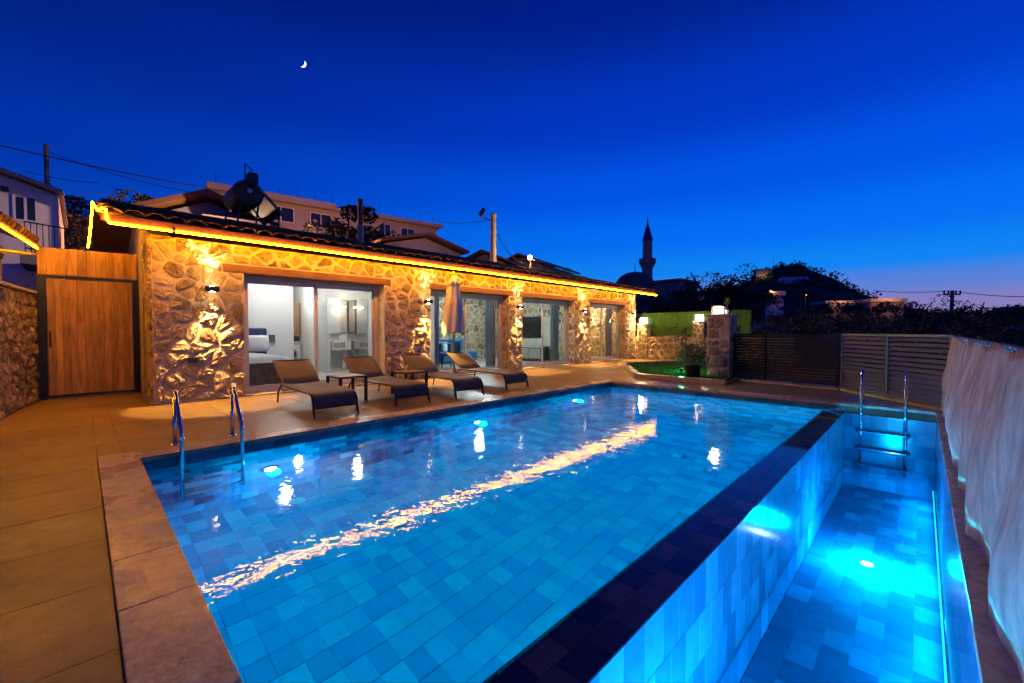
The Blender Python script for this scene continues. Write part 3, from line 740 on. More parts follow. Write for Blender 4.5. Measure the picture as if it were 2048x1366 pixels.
for x, l in ((1.62, 'wall lamp left of the bedroom door nearest the wooden gate'), (6.14, 'wall lamp between the bedroom door and the parasol'), (9.55, 'wall lamp on the pillar right of the parasol'),
             (13.07, 'wall lamp on the pillar left of the farthest door'), (16.81, 'wall lamp at the far end of the house by the turf screen')): wall_lamp(x, l)

# ------------------------------------------------------------------ rooms behind the glass
def rooms():
    r = random.Random(2)
    for x, y, e, c, l in ((3.4, 11.0, 62, (1, .97, .94), 'bedroom'), (4.45, 13.4, 40, (1, .95, .9), 'niche'), (5.5, 11.6, 60, (1, .96, .94), 'shower'), (9.9, 11.3, 300, (.66, .92, 1), 'living')):  # assumed ceiling lamps, fixtures unseen, added to light the rooms
        t = thing('assumed_ceiling_lamp', (x, y, 2.655), {'bedroom': 'round ceiling lamp lighting the white bedroom', 'shower': 'round ceiling lamp above the washbasin', 'niche': 'round ceiling lamp above the washing machine', 'living': 'round ceiling lamp lighting the living room'}[l], 'ceiling lamp')
        MB().lathe([(.16, 0), (.16, -.03), (.13, -.05)], (x, y, 2.657), 18).build('shade', M['roomlamp'], t)
        light('ceiling_light', 'POINT', (x, y, 2.45), e, c, t, .12)
    # bed
    t = thing('bed', (2.4, 11, 0), 'white bed with wooden foot board and navy headboard behind the first glass door', 'bed')
    MB().box(1.45, 3.0, 9.98, 10.03, .03, .56).build('foot_board', M['walnut'], t, bevel=.006)
    MB().box(1.45, 3.40, 10.032, 12.0, .1, .34).build('bed_base', M['walnut'], t, bevel=.006)
    m = MB(); n, k = 14, 12; vs = []
    for j in range(k + 1):
        for i in range(n + 1):
            x = 1.42 + 2.05 * i / n; y = 10.035 + 1.9 * j / k; ed = min(i, n - i, j * 1.6, 3) / 3
            vs.append((x, y, .44 + .25 * ed ** .5 + .03 * mnoise.noise(Vector((x * 4, y * 4, 0)))))
    m.add(vs, [(j * (n+1) + i, j * (n+1) + i + 1, (j+1) * (n+1) + i + 1, (j+1) * (n+1) + i) for j in range(k) for i in range(n)])
    m.box(1.44, 3.44, 10.04, 11.95, .341, .47)
    m.build('duvet', M['linen'], t, smooth=True)
    MB().box(1.45, 3.30, 11.94, 12.04, .25, 1.31).build('headboard', M['navy'], t, bevel=.03)
    for x in (2.1, 2.98):
        m = MB(); vs = []
        for a in range(13):
            for b_ in range(9):
                u, v = a / 6 - 1, b_ / 4 - 1; th = .085 * ((1 - abs(u) ** 3) * (1 - abs(v) ** 3)) ** .5
                vs.append((x + u * .33 * (1 - .06 * v * v), 11.80 - th - .12 * (v < -2), .93 + v * .21 * (1 - .08 * u * u) + .012 * mnoise.noise(Vector((u * 3, v * 3, x)))))
        m.add(vs, [(a * 9 + b_, (a + 1) * 9 + b_, (a + 1) * 9 + b_ + 1, a * 9 + b_ + 1) for a in range(12) for b_ in range(8)])
        pl = m.build('pillow', M['linen'], t, smooth=True); sd = pl.modifiers.new('solid', 'SOLIDIFY'); sd.thickness = .06
    solo(MB().box(3.36, 3.5, 11.98, 12.045, .95, 1.14), 'bedside_sconce', M['charcoal'], (3.43, 12.0, .95), 'small dark sconce on the white wall beside the headboard', 'sconce', bevel=.01)
    # laundry niche
    t = thing('wall_cupboard', (4.4, 14.7, 1.1), 'tall wooden cupboard hanging above the washing machine', 'cupboard')
    for x in (4.05, 4.48): MB().box(x, x + .42, 14.3, 14.85, 1.06, 2.15).build('cupboard_door', M['walnut'], t, bevel=.005)
    t = thing('washing_machine', (4.65, 14.6, .03), 'white front loading washing machine under the wooden cupboard', 'washing machine')
    MB().box(4.3, 4.9, 14.25, 14.85, .03, .90).build('cabinet', M['ceramic'], t, bevel=.015)
    m = MB().lathe([(.20, 0), (.20, .03), (.15, .04)], (0, 0, 0), 24); m.v = [(4.6 + a, 14.249 - z, .5 + b_) for a, b_, z in m.v]; d = m.build('porthole', M['pole'], t, smooth=True)
    m = MB().lathe([(.145, .041), (.10, .055), (.02, .06)], (0, 0, 0), 24); m.v = [(4.6 + a, 14.249 - z, .5 + b_) for a, b_, z in m.v]; m.build('porthole_glass', M['screen'], d, smooth=True)
    MB().box(4.33, 4.87, 14.235, 14.249, .80, .88).build('control_panel', M['cap'], t)
    solo(MB().box(4.93, 5.0, 12.2, 13.2, .03, 2.1), 'room_door', M['grey_wall'], (4.96, 12.7, .03), 'open pale grey room door standing between bed and washbasin', 'door', bevel=.005)
    # washbasin and mirror
    t = thing('washbasin', (5.7, 13.1, .03), 'white washbasin on a pedestal with two small brown drawers', 'washbasin')
    MB().box(5.36, 5.95, 12.9, 13.29, .64, .93).build('basin_unit', M['ceramic'], t, bevel=.01)
    for x in (5.39, 5.58): MB().box(x, x + .17, 12.885, 12.899, .72, .88).build('drawer', M['tan'], t, bevel=.004)
    MB().lathe([(.12, 0), (.07, .1), (.06, .45), (.12, .6)], (5.82, 13.1, .03), 14).build('pedestal', M['ceramic'], t, smooth=True)
    MB().tube([(5.66, 13.2, .93), (5.66, 13.2, 1.08), (5.66, 13.08, 1.10)], .012, 8).build('tap', M['chrome'], t)
    t = thing('mirror_cabinet', (5.6, 13.2, 1.2), 'grey mirror cabinet with a lit lamp above the washbasin', 'cabinet')
    MB().box(5.31, 5.72, 13.16, 13.305, 1.15, 2.28).build('carcass', M['grey_wall'], t, bevel=.006)
    MB().box(5.75, 5.95, 13.24, 13.30, 1.2, 2.2).build('side_panel', M['cap'], t)
    MB().box(5.55, 5.86, 13.05, 13.11, 1.97, 2.02).build('lamp_tube', M['mirlamp'], t)
    light('mirror_light', 'POINT', (5.7, 12.98, 1.98), 10, (1, .85, .6), t, .04)
    t = thing('shower_screen', (6.0, 12.6, .03), 'clear glass shower screen right of the washbasin', 'shower screen')
    MB().quad((5.99, 11.9, .06), (5.99, 13.28, .06), (5.99, 13.28, 2.2), (5.99, 11.9, 2.2)).build('pane', M['glass'], t)
    MB().tube([(5.99, 11.9, .03), (5.99, 11.9, 2.2), (5.99, 13.28, 2.2)], .012, 6).build('rail', M['chrome'], t)
    solo(MB().box(6.05, 6.55, 13.23, 13.295, .80, .98), 'shower_shelf', M['tan'], (6.3, 13.26, .8), 'brown shower panel on the tiled wall behind the glass screen', 'shelf', bevel=.006)
    def curtain(x, y, w, h, label, m='drape', n=36):
        q = MB(); vs = []
        for j in range(7):
            for i in range(n + 1):
                u = i / n; z = .06 + (h - .06) * j / 6
                vs.append((x + u * w, y + .05 * math.sin(u * w * 42 + math.sin(j * .5)) * (.6 + .4 * (1 - j / 6)), z))
        q.add(vs, [(j * (n+1) + i, j * (n+1) + i + 1, (j+1) * (n+1) + i + 1, (j+1) * (n+1) + i) for j in range(6) for i in range(n)])
        o = solo(q, 'curtain', M[m], (x + w / 2, y, .06), label, 'curtain', 'curtains inside the glass doors', smooth=True)
        s = o.modifiers.new('solid', 'SOLIDIFY'); s.thickness = .004
    curtain(12.05, 9.75, .42, 2.45, 'sheer curtain gathered right of the television door')
    curtain(15.75, 9.72, .42, 2.45, 'white curtain hanging behind the middle of the farthest door')
    curtain(8.86, 9.78, .26, 2.4, 'pale curtain beside the brown panel behind the second glass door')
    # living room
    t = thing('tall_cabinet', (8.0, 13.4, .03), 'tall grey kitchen cabinet by the stone inner wall behind the parasol', 'cabinet')
    MB().box(7.6, 8.75, 12.6, 13.2, .03, 2.12).build('carcass', M['charcoal'], t, bevel=.006)
    for x in (7.63, 8.2): MB().box(x, x + .54, 12.58, 12.599, .9, 2.08).build('cabinet_door', M['grey_wall'], t, bevel=.004)
    t = thing('dining_table', (8.0, 11.2, .03), 'white dining table with slim legs behind the second glass door', 'table')
    MB().box(7.3, 8.1, 10.4, 11.5, .84, .88).build('table_top', M['ceramic'], t, bevel=.005)
    for x in (7.36, 8.04):
        for y in (10.46, 11.44): MB().box(x - .025, x + .025, y - .025, y + .025, .03, .839).build('leg', M['ceramic'], t)
    def chair(x, y, rz, label, grp='blue dining chairs'):
        t = thing('dining_chair', (0, 0, 0), label, 'chair', grp)
        MB().box(-.23, .23, -.22, .22, .43, .50).build('seat', M['teal'], t, bevel=.025)
        m = MB(); vs = []
        for j in range(6):
            for i in range(9):
                q = R(-65 + 130 * i / 8); z = .50 + .42 * j / 5
                vs.append((.27 * math.sin(q), .24 * math.cos(q) * (1 + .06 * j / 5), z))
        m.add(vs, [(j * 9 + i, j * 9 + i + 1, (j+1) * 9 + i + 1, (j+1) * 9 + i) for j in range(5) for i in range(8)])
        b_ = m.build('backrest', M['teal'], t, smooth=True); s = b_.modifiers.new('solid', 'SOLIDIFY'); s.thickness = .05
        for sx in (-1, 1):
            for sy in (-1, 1): MB().tube([(.17 * sx, .16 * sy, .43), (.22 * sx, .22 * sy, .03)], [.016, .011], 8).build('leg', M['black'], t)
        t.location = (x, y, 0); t.rotation_euler = (0, 0, rz); return t
    chair(7.05, 10.5, R(100), 'blue upholstered chair at the left end of the white table')
    chair(8.35, 10.9, R(-80), 'blue upholstered chair on the right of the white table')
    chair(7.75, 11.85, R(5), 'blue upholstered chair behind the white table')
    t = thing('sofa', (9.6, 12, .03), 'blue corner sofa with a bright cushion behind the parasol pole', 'sofa')
    MB().box(9.0, 10.6, 12.2, 13.1, .1, .45).build('seat', M['teal'], t, bevel=.04)
    MB().box(9.0, 10.6, 13.0, 13.35, .45, .92).build('backrest', M['teal'], t, bevel=.06)
    MB().box(9.4, 9.8, 12.75, 12.92, .46, .82).build('cushion', M['linen'], t, bevel=.06)
    MB().box(9.95, 10.3, 12.75, 12.9, .46, .8).build('cushion', M['red'], t, bevel=.06)
    solo(MB().box(9.25, 9.33, 9.86, 9.98, .04, 2.2), 'brown_panel', M['brown'], (9.29, 9.92, .04), 'narrow brown upright panel inside the second glass door', 'panel', bevel=.006)
    t = thing('television', (13.05, 11.7, 1), 'flat black television on the stone wall behind the third door', 'television')
    MB().box(13.0, 13.06, 11.0, 12.45, .96, 1.82).build('casing', M['black'], t, bevel=.008)
    MB().box(12.994, 12.999, 11.03, 12.42, .99, 1.79).build('screen', M['screen'], t)
    t = thing('television_cabinet', (12.8, 11.7, .03), 'low dark television cabinet with a pale top', 'cabinet')
    MB().box(12.6, 13.06, 10.7, 12.7, .1, .58).build('carcass', M['charcoal'], t, bevel=.006)
    MB().box(12.58, 13.06, 10.68, 12.72, .581, .62).build('top', M['ceramic'], t, bevel=.004)
    for y in (10.72, 11.38, 12.04): MB().box(12.584, 12.599, y, y + .63, .14, .54).build('drawer', M['tan'], t, bevel=.004)
    wall_lamp(16.66, 'wall lamp on the inner stone wall seen through the farthest door', 1.74, 10.92, 60, True)
    l = thing('assumed_ceiling_lamp', (15.5, 10.6, 2.655), 'round ceiling lamp in the farthest room', 'ceiling lamp')  # assumed fixture, unseen, added to light this room
    MB().lathe([(.16, 0), (.16, -.03), (.13, -.05)], (15.5, 10.6, 2.657), 18).build('shade', M['roomlamp'], l)
    light('ceiling_light', 'POINT', (15.5, 10.6, 2.45), 150, (1, .72, .40), l, .12)
rooms()

# ------------------------------------------------------------------ gate passage and the walls on the left
def gate():
    t = thing('wooden_gate', (.15, 11.3, 0), 'tall pine board gate in a black steel frame left of the house', 'gate')
    gx0, gx1, y = -.44, .80, 11.3
    MB().box(gx0 - .10, gx0, y - .05, y + .05, 0, 2.25).build('gate_post', M['black'], t, bevel=.004)
    MB().box(gx1 - .07, gx1 + .015, y - .04, y + .04, 0, 2.25).build('gate_post', M['black'], t, bevel=.004)
    MB().box(gx0, gx1 - .072, y - .035, y + .035, 2.20, 2.25).build('top_rail', M['black'], t)
    MB().box(gx0, gx1 - .072, y - .02, y + .02, .03, .065).build('bottom_rail', M['black'], t)
    r = random.Random(6); x = gx0 + .012
    while x < gx1 - .09:
        w = r.choice((.085, .09, .10)); w = min(w, gx1 - .085 - x)
        if w < .03: break
        z = .07; cuts = sorted(r.uniform(.4, 1.9) for _ in range(r.choice((0, 1, 1, 2)))) + [2.19]
        for c in cuts:
            if c - z < .15: continue
            MB().box(x + .002, x + w - .002, y - .024 - r.uniform(0, .004), y + .012, z, c - .003).build('plank', M['pine'], t, bevel=.003); z = c
        x += w
    MB().tube([(gx0 + .045, y - .03, .95), (gx0 + .045, y - .075, .98), (gx0 + .045, y - .075, 1.2), (gx0 + .045, y - .03, 1.23)], .012, 8).build('handle', M['black'], t)
    t2 = thing('timber_panel', (.15, 11.3, 2.25), 'pine board panel fixed above the gate', 'timber panel'); x = gx0 - .09
    while x < .8:
        w = min(r.choice((.11, .12, .14)), .8 - x)
        if w < .03: break
        MB().box(x + .002, x + w - .002, y - .03 - r.uniform(0, .004), y + .01, 2.262, 2.74 + .02 * (x + .5)).build('plank', M['pine'], t2, bevel=.002); x += w
gate()
def left_walls():
    P0 = Vector((-.565, 11.42, 0)); d = Vector((-.118, -1, 0)).normalized(); L = 9.5
    nrm = Vector((0, 0, 1)).cross(d)     # faces the deck
    nrm = -nrm if nrm.x < 0 else nrm
    t = thing('retaining_wall', P0, 'amber lit rubble stone retaining wall left of the wooden gate', 'stone wall')
    back = -nrm * .35
    def slab(mb, a0, a1, off0, off1, z0, z1):
        p = [P0 + d * a0 + nrm * off0, P0 + d * a1 + nrm * off0, P0 + d * a1 + nrm * off1, P0 + d * a0 + nrm * off1]
        mb.prism([(q.x, q.y) for q in p], z0, z1); return mb
    slab(MB(), 0, L, 0, -.35, -.1, 1.90).build('wall', M['mortar_dark'], t)
    slab(MB(), -.02, L, .05, -.38, 1.90, 1.945).build('coping', M['cap'], t, bevel=.006)
    o = P0 + d * L
    rubble([(o, -d, (0, 0, 1), L, 1.88, [], (.16, .22))], t, M['stone_dark'], .034, .03, random.Random(31), (.2, .22), 300, .4)
    # outbuilding behind the retaining wall: stone wall, tiled eave, gutter and pipe
    t = thing('outbuilding', P0 - nrm * .8, 'small stone outbuilding with an amber lit tiled eave above the retaining wall', 'outbuilding')
    slab(MB(), 0, L, -.40, -.8, 1.2, 2.75).build('wall', M['mortar_dark'], t)
    o = P0 + d * L - nrm * .40
    rubble([(o + Vector((0, 0, 1.95)), -d, (0, 0, 1), L, .78, [], (.32, .13))], t, M['stone_dark'], .02, .03, random.Random(33), (.3, .13), 200, .4)
    m = MB(); a0, a1 = -.05, L
    for (o0, o1, z0, z1) in ((.02, -1.6, 2.76, 3.52),):
        A = P0 + d * a0; B = P0 + d * a1
        vs = [A + nrm * o0, B + nrm * o0, B + nrm * o1, A + nrm * o1]
        zz = [z0, z0, z1, z1]
        m.add([(v.x, v.y, z) for v, z in zip(vs, zz)] + [(v.x, v.y, z + .05) for v, z in zip(vs, zz)], [(0, 3, 2, 1), (4, 5, 6, 7), (0, 1, 5, 4), (1, 2, 6, 5), (2, 3, 7, 6), (3, 0, 4, 7)])
    m.build('roof', M['brown'], t)
    m = MB(); r = random.Random(8)
    for k in range(46):
        a = a0 + k * .205; p = P0 + d * (a + .1)
        m.tube([(p + nrm * .05).to_tuple()[:2] + (2.85,), (p - nrm * 1.6).to_tuple()[:2] + (3.60,)], .075, 8)
    m.build('roof_tiles', M['roof'], t, kind='stuff')
    A = P0 + d * .0 + nrm * .06; B = P0 + d * L + nrm * .06
    MB().tube([(A.x, A.y, 2.735), (B.x, B.y, 2.735)], .045, 10).build('gutter', M['rust'], t)
    q = P0 + nrm * .04 + d * .08; e = P0 - nrm * .34 + d * .55
    MB().tube([(q.x, q.y, 2.70), (q.x, q.y, 2.62), (q.x - .03, q.y - .03, 2.60), (e.x, e.y, 2.58), (e.x - .01, e.y - .03, 2.55), (e.x - .01, e.y - .03, 1.95)], .035, 10).build('down_pipe', M['pole'], t)
    s = thing('light_strip', (A.x - .1, A.y, 2.66), 'amber light strip under the eave of the left outbuilding', 'light strip')
    A2 = P0 + d * .35 + nrm * .10; B2 = P0 + d * 5.2 + nrm * .10
    MB().tube([(A2.x, A2.y, 2.685), (B2.x, B2.y, 2.685)], .013, 6).build('strip_segment', M['led'], s)
left_walls()

# ------------------------------------------------------------------ loungers, tables, parasol
def lounger():
    """local: foot end at y = 0, head towards +y, width along x"""
    t = thing('sun_lounger', (0, 0, 0), 'x', 'sun lounger', 'sun loungers beside the pool')
    w = .66; hz = .33; hy = 1.66; by, bz = 2.24, .70
    rail = [(0, .0, .035), (0, .02, .20), (0, .07, .30), (0, .16, .335), (0, .8, hz), (0, hy, hz)]
    for s in (0, 1):
        x = .018 + s * (w - .036)
        MB().tube([(x, y, z) for _, y, z in rail], .017, 8).build('side_rail', M['lframe'], t, smooth=True)
        MB().tube([(x, .03, .26), (x, -.04, 0)], [.018, .015], 8).build('leg', M['lframe'], t)
        MB().tube([(x, hy - .02, hz), (x, hy + .20, .19), (x, hy + .25, .0)], [.018, .016, .014], 8).build('leg', M['lframe'], t)
        MB().tube([(x + (.02 if s == 0 else -.02), hy - .05, hz + .01), (x + (.02 if s == 0 else -.02), by, bz)], .015, 8).build('back_rail', M['lframe'], t)
    MB().tube([(.018, .012, .14), (w - .018, .012, .14)], .013, 8).build('cross_bar', M['lframe'], t)
    MB().tube([(.03, by, bz), (w - .03, by, bz)], .014, 8).build('cross_bar', M['lframe'], t)
    MB().tube([(.06, hy + .3, .5), (.08, hy + .22, .2), (w - .08, hy + .22, .2), (w - .06, hy + .3, .5)], .010, 8).build('back_support', M['lframe'], t)
    def sling(name, prof, sag):
        m = MB(); n = 8; vs = []
        for y, z in prof:
            for i in range(n + 1):
                u = i / n; vs.append((.02 + u * (w - .04), y, z - sag * math.sin(math.pi * u)))
        k = n + 1
        m.add(vs, [(j * k + i, j * k + i + 1, (j+1) * k + i + 1, (j+1) * k + i) for j in range(len(prof) - 1) for i in range(n)])
        o = m.build(name, M['sling'], t, smooth=True); s = o.modifiers.new('solid', 'SOLIDIFY'); s.thickness = .005
    sling('seat', [(.012, .16), (.018, .21), (.045, .28), (.10, .33), (.20, .352), (.5, .35), (.9, .345), (1.3, .345), (hy - .04, .348)], .018)
    sling('backrest', [(hy - .03, hz + .02), (hy + .15, hz + .135), (hy + .35, hz + .262), (by - .02, bz + .004), (by + .012, bz - .004)], .018)
    return t
LS = [(2.25, 6.12, -3.0, 'sun lounger nearest the wooden gate, in front of the bed'), (3.55, 6.14, -2.4, 'sun lounger between the two small side tables'),
      (4.76, 6.12, -5.5, 'sun lounger in front of the second wall lamp, right of both side tables'), (6.16, 6.20, -2.8, 'sun lounger farthest from the wooden gate, by the parasol pole')]
proto = lounger()
for i, (x, y, a, l) in enumerate(LS):
    o = proto if i == 0 else copy_tree(proto)
    o.location = (x, y, 0); o.rotation_euler = (0, 0, R(a)); o['label'] = l
def side_table():
    t = thing('side_table', (0, 0, 0), 'x', 'side table', 'side tables between the loungers'); a = .235; h = .45
    for sx in (-1, 1):
        for sy in (-1, 1): MB().box(sx * a - .022, sx * a + .022, sy * a - .022, sy * a + .022, 0, h - .03).build('leg', M['black'], t, bevel=.003)
    m = MB()
    for s in (-1, 1): m.box(-a - .022, a + .022, s * a - .022, s * a + .022, h - .03, h); m.box(s * a - .022, s * a + .022, -a + .023, a - .023, h - .03, h)
    m.build('frame', M['black'], t, bevel=.003)
    for k in range(5):
        w = (2 * a - .05) / 5; x = -a + .024 + k * w; MB().box(x + .002, x + w - .002, -a + .024, a - .024, h - .022, h + .004).build('slat', M['ttop'], t, bevel=.002)
    return t
proto = side_table()
for i, (x, y, a, l) in enumerate(((3.30, 7.35, 3, 'small side table with wooden top beside the lounger nearest the gate'), (4.50, 7.22, 2, 'small side table with wooden top in the middle of the lounger row'))):
    o = proto if i == 0 else copy_tree(proto); o.location = (x, y, 0); o.rotation_euler = (0, 0, R(a)); o['label'] = l
def parasol():
    x, y = 6.67, 8.6; t = thing('parasol', (x, y, 0), 'tall closed cream parasol standing between loungers and glass doors', 'parasol')
    MB().lathe([(.26, 0), (.26, .05), (.20, .07), (.05, .08), (.04, .3)], (x, y, 0), 20).build('base', M['concrete'], t)
    MB().tube([(x, y, .05), (x, y, 2.70)], .024, 12).build('pole', M['pole'], t, smooth=True)
    MB().lathe([(.03, 2.66), (.035, 2.69), (.01, 2.76)], (x, y, 0), 10).build('finial', M['pole'], t)
    m = MB(); n = 48; vs = []; prof = [(1.20, .30), (1.30, .315), (1.5, .30), (1.8, .26), (2.1, .205), (2.33, .165), (2.40, .15), (2.405, .185), (2.52, .12), (2.66, .035)]
    for j, (z, rad) in enumerate(prof):
        for k in range(n):
            q = 2 * math.pi * k / n; f = .5 + .5 * math.cos(q * 8 + .25 * math.sin(z * 5)); rr = rad * (.80 + .20 * f ** .7) * (1 + .07 * math.sin(q * 3 + z * 4))
            vs.append((x + rr * math.cos(q + z * .25), y + rr * math.sin(q + z * .25), z - .05 * (1 - f) * (j == 0) + .04 * math.sin(q * 2) * (j < 2)))
    m.add(vs, [(j * n + k, j * n + (k+1) % n, (j+1) * n + (k+1) % n, (j+1) * n + k) for j in range(len(prof) - 1) for k in range(n)])
    o = m.build('canopy', M['canvas'], t, smooth=True)
    m = MB(); m.tube([(x + .205 * math.cos(q), y + .205 * math.sin(q), 1.95 + .015 * math.sin(q)) for q in [2 * math.pi * k / 20 for k in range(21)]], .012, 6, False); m.build('tie_strap', M['canvas'], t)
parasol()

# ------------------------------------------------------------------ garden end
def garden():
    GX = 17.1
    t = thing('garden_wall', (GX, 6.5, 0), 'low amber lit rubble wall behind the garden bed', 'stone wall')
    MB().box(GX, GX + .4, 3.2, 9.09, -.2, .98).build('wall', M['mortar'], t)
    MB().box(GX - .03, GX + .43, 7.0, 7.75, .981, 1.03).build('coping', M['cap'], t, bevel=.008)
    rubble([((GX, 9.05, 0), (0, -1, 0), (0, 0, 1), 5.8, .96, [], (.30, .23))], t, M['stone_yellow'], .045, .035, random.Random(41), (.3, .23), 300)
    for yy, h, l in ((8.72, 1.50, 'stone pillar at the house end of the garden wall carrying a cube lamp'), (6.35, 1.58, 'stone pillar in the middle of the turf screen carrying a cube lamp')):
        p = thing('stone_pillar', (GX, yy, 0), l, 'pillar', 'stone pillars on the garden wall')
        MB().box(GX - .06, GX + .36, yy - .21, yy + .21, 0, h).build('core', M['mortar'], p)
        MB().box(GX - .09, GX + .39, yy - .24, yy + .24, h + .001, h + .04).build('cap', M['cap'], p, bevel=.006)
        rubble([((GX - .06, yy + .21, .0), (0, -1, 0), (0, 0, 1), .42, h, [], (.2, .24)), ((GX - .06, yy - .21, 0), (1, 0, 0), (0, 0, 1), .42, h, [], (.2, .24))], p, M['stone_yellow'], .04, .03, random.Random(42), (.2, .24), 60)
        cube(GX + .10, yy, h + .042, .30, 'cube lamp on the far pillar beside the house' if yy > 8 else 'cube lamp on the middle pillar of the turf screen')
    s = thing('turf_screen', (GX + .5, 6.2, .9), 'green artificial turf screen fence glowing behind the garden wall', 'screen')
    MB().box(GX + .45, GX + .50, 4.6, 9.0, .7, 2.02).build('panel', M['turf'], s)
    m = MB(); r = random.Random(44)
    for _ in range(9000):
        y = r.uniform(4.6, 9.0); z = r.uniform(.95, 2.02); a = r.uniform(0, 6.28); L = r.uniform(.02, .045)
        p = Vector((GX + .449, y, z)); q = p + Vector((-L, L * .7 * math.cos(a), L * .7 * math.sin(a))); w = Vector((0, .006 * math.sin(a), -.006 * math.cos(a)))
        m.add([p - w, p + w, q], [(0, 1, 2)])
    m.build('turf_blades', M['turf'], s, kind='stuff')
    # bed
    P = [(16.95, 6.3), (13.5, 7.75), (13.1, 7.35), (10.25, 5.35), (10.3, 3.2), (16.95, 3.2)]
    b = thing('garden_bed', (13, 5.3, 0), 'raised garden bed with a pale stone rim at the end of the deck', 'garden bed')
    MB().prism(P[::-1], -.03, .03).build('soil', M['ground'], b)
    for a, c in zip(P[:4], P[1:5]):
        A, C = Vector((*a, 0)), Vector((*c, 0)); d = (C - A).normalized(); n_ = Vector((-d.y, d.x, 0)); L = (C - A).length; k = 0
        while k < L - .02:
            e = min(k + .95, L); m = MB(); q = [A + d * (k + .002) - n_ * .09, A + d * (e - .002) - n_ * .09, A + d * (e - .002) + n_ * .09, A + d * (k + .002) + n_ * .09]
            m.prism([(v.x, v.y) for v in q], -.001, .115); m.build('rim_slab', M['coping'], b, bevel=.008); k = e
    def inside(x, y):
        c = False
        for i in range(len(P)):
            (xa, ya), (xb, yb2) = P[i], P[i-1]
            if (ya > y) != (yb2 > y) and x < (xb - xa) * (y - ya) / (yb2 - ya) + xa: c = not c
        return c
    m = MB(); cnt = 0
    while cnt < 16000:
        x, y = r.uniform(10.3, 16.9), r.uniform(3.3, 7.7)
        if not inside(x, y) : continue
        cnt += 1; h = r.uniform(.05, .12); a = r.uniform(0, 6.28); w = .008; l = r.uniform(-.04, .04)
        m.add([(x - w * math.cos(a), y - w * math.sin(a), .028), (x + w * math.cos(a), y + w * math.sin(a), .028), (x + l, y + l * .7, .03 + h)], [(0, 1, 2)])
    m.build('lawn_grass', M['lawn'], kind='stuff')
    sp = thing('garden_spotlight', (11.6, 4.75, .03), 'small green garden spotlight in the bed behind the potted bush', 'spotlight')
    MB().tube([(11.6, 4.75, .02), (11.6, 4.75, .12)], .012, 8).build('stake', M['black'], sp)
    MB().lathe([(.03, .12), (.045, .14), (.045, .20)], (11.6, 4.75, 0), 12).build('head', M['black'], sp)
    light('spotlight_light', 'POINT', (11.6, 4.75, .27), 36, (.02, 1, .25), sp, .03)
    # potted bush and sapling
    r2 = random.Random(46); px, py = 10.75, 4.12
    p = thing('potted_bush', (px, py, .115), 'round dark bush in a black pot on the garden bed rim', 'potted plant')
    MB().lathe([(.12, .02), (.15, .04), (.19, .36), (.205, .37), (.205, .40), (.17, .40), (.16, .36)], (px, py, 0), 18).build('pot', M['pot'], p, smooth=True)
    MB().tube([(px, py, .34), (px + .02, py, .62)], .018, 6).build('stem', M['bark'], p)
    m = MB(); leafy(m, (px, py, .66), .30, 900, .035, r2, .85); m.build('foliage', M['leaf'], p)
    p = thing('sapling', (12.3, 5.0, .03), 'thin young sapling lit green beside the potted bush', 'sapling'); pts = [(12.3, 5.0, .03), (12.32, 5.02, .5), (12.28, 5.0, .9), (12.3, 5.0, 1.25)]
    MB().tube(pts, [.018, .014, .01, .005], 6).build('trunk', M['bark'], p)
    m = MB()
    for k in range(11): leafy(m, (12.3 + r2.uniform(-.18, .18), 5.0 + r2.uniform(-.18, .18), .45 + k * .08), .10, 16, .05, r2)
    m.build('crown', M['leaf'], p)
def cube(x, y, z, a, label, e=40):
    t = thing('cube_lamp', (x, y, z), label, 'lamp', 'cube lamps on the pillars')
    MB().box(x - a * .4, x + a * .4, y - a * .4, y + a * .4, z, z + .02).build('base', M['black'], t)
    MB().box(x - a * .38, x + a * .38, y - a * .38, y + a * .38, z + .021, z + a * .86).build('diffuser', M['cube'], t, bevel=.006)
    MB().box(x - a * .5, x + a * .5, y - a * .5, y + a * .5, z + a * .862, z + a * .93).build('lid', M['metal'], t)
    m = MB(); h = a / 2
    for sx in (-1, 1):
        for sy in (-1, 1): m.box(x + sx * h - .012, x + sx * h + .012, y + sy * h - .012, y + sy * h + .012, z, z + a * .86)
    m.build('corner_bars', M['metal'], t)
    light('cube_light', 'POINT', (x - a * .75, y, z + a * .45), e, (1, .74, .40), t, .08)
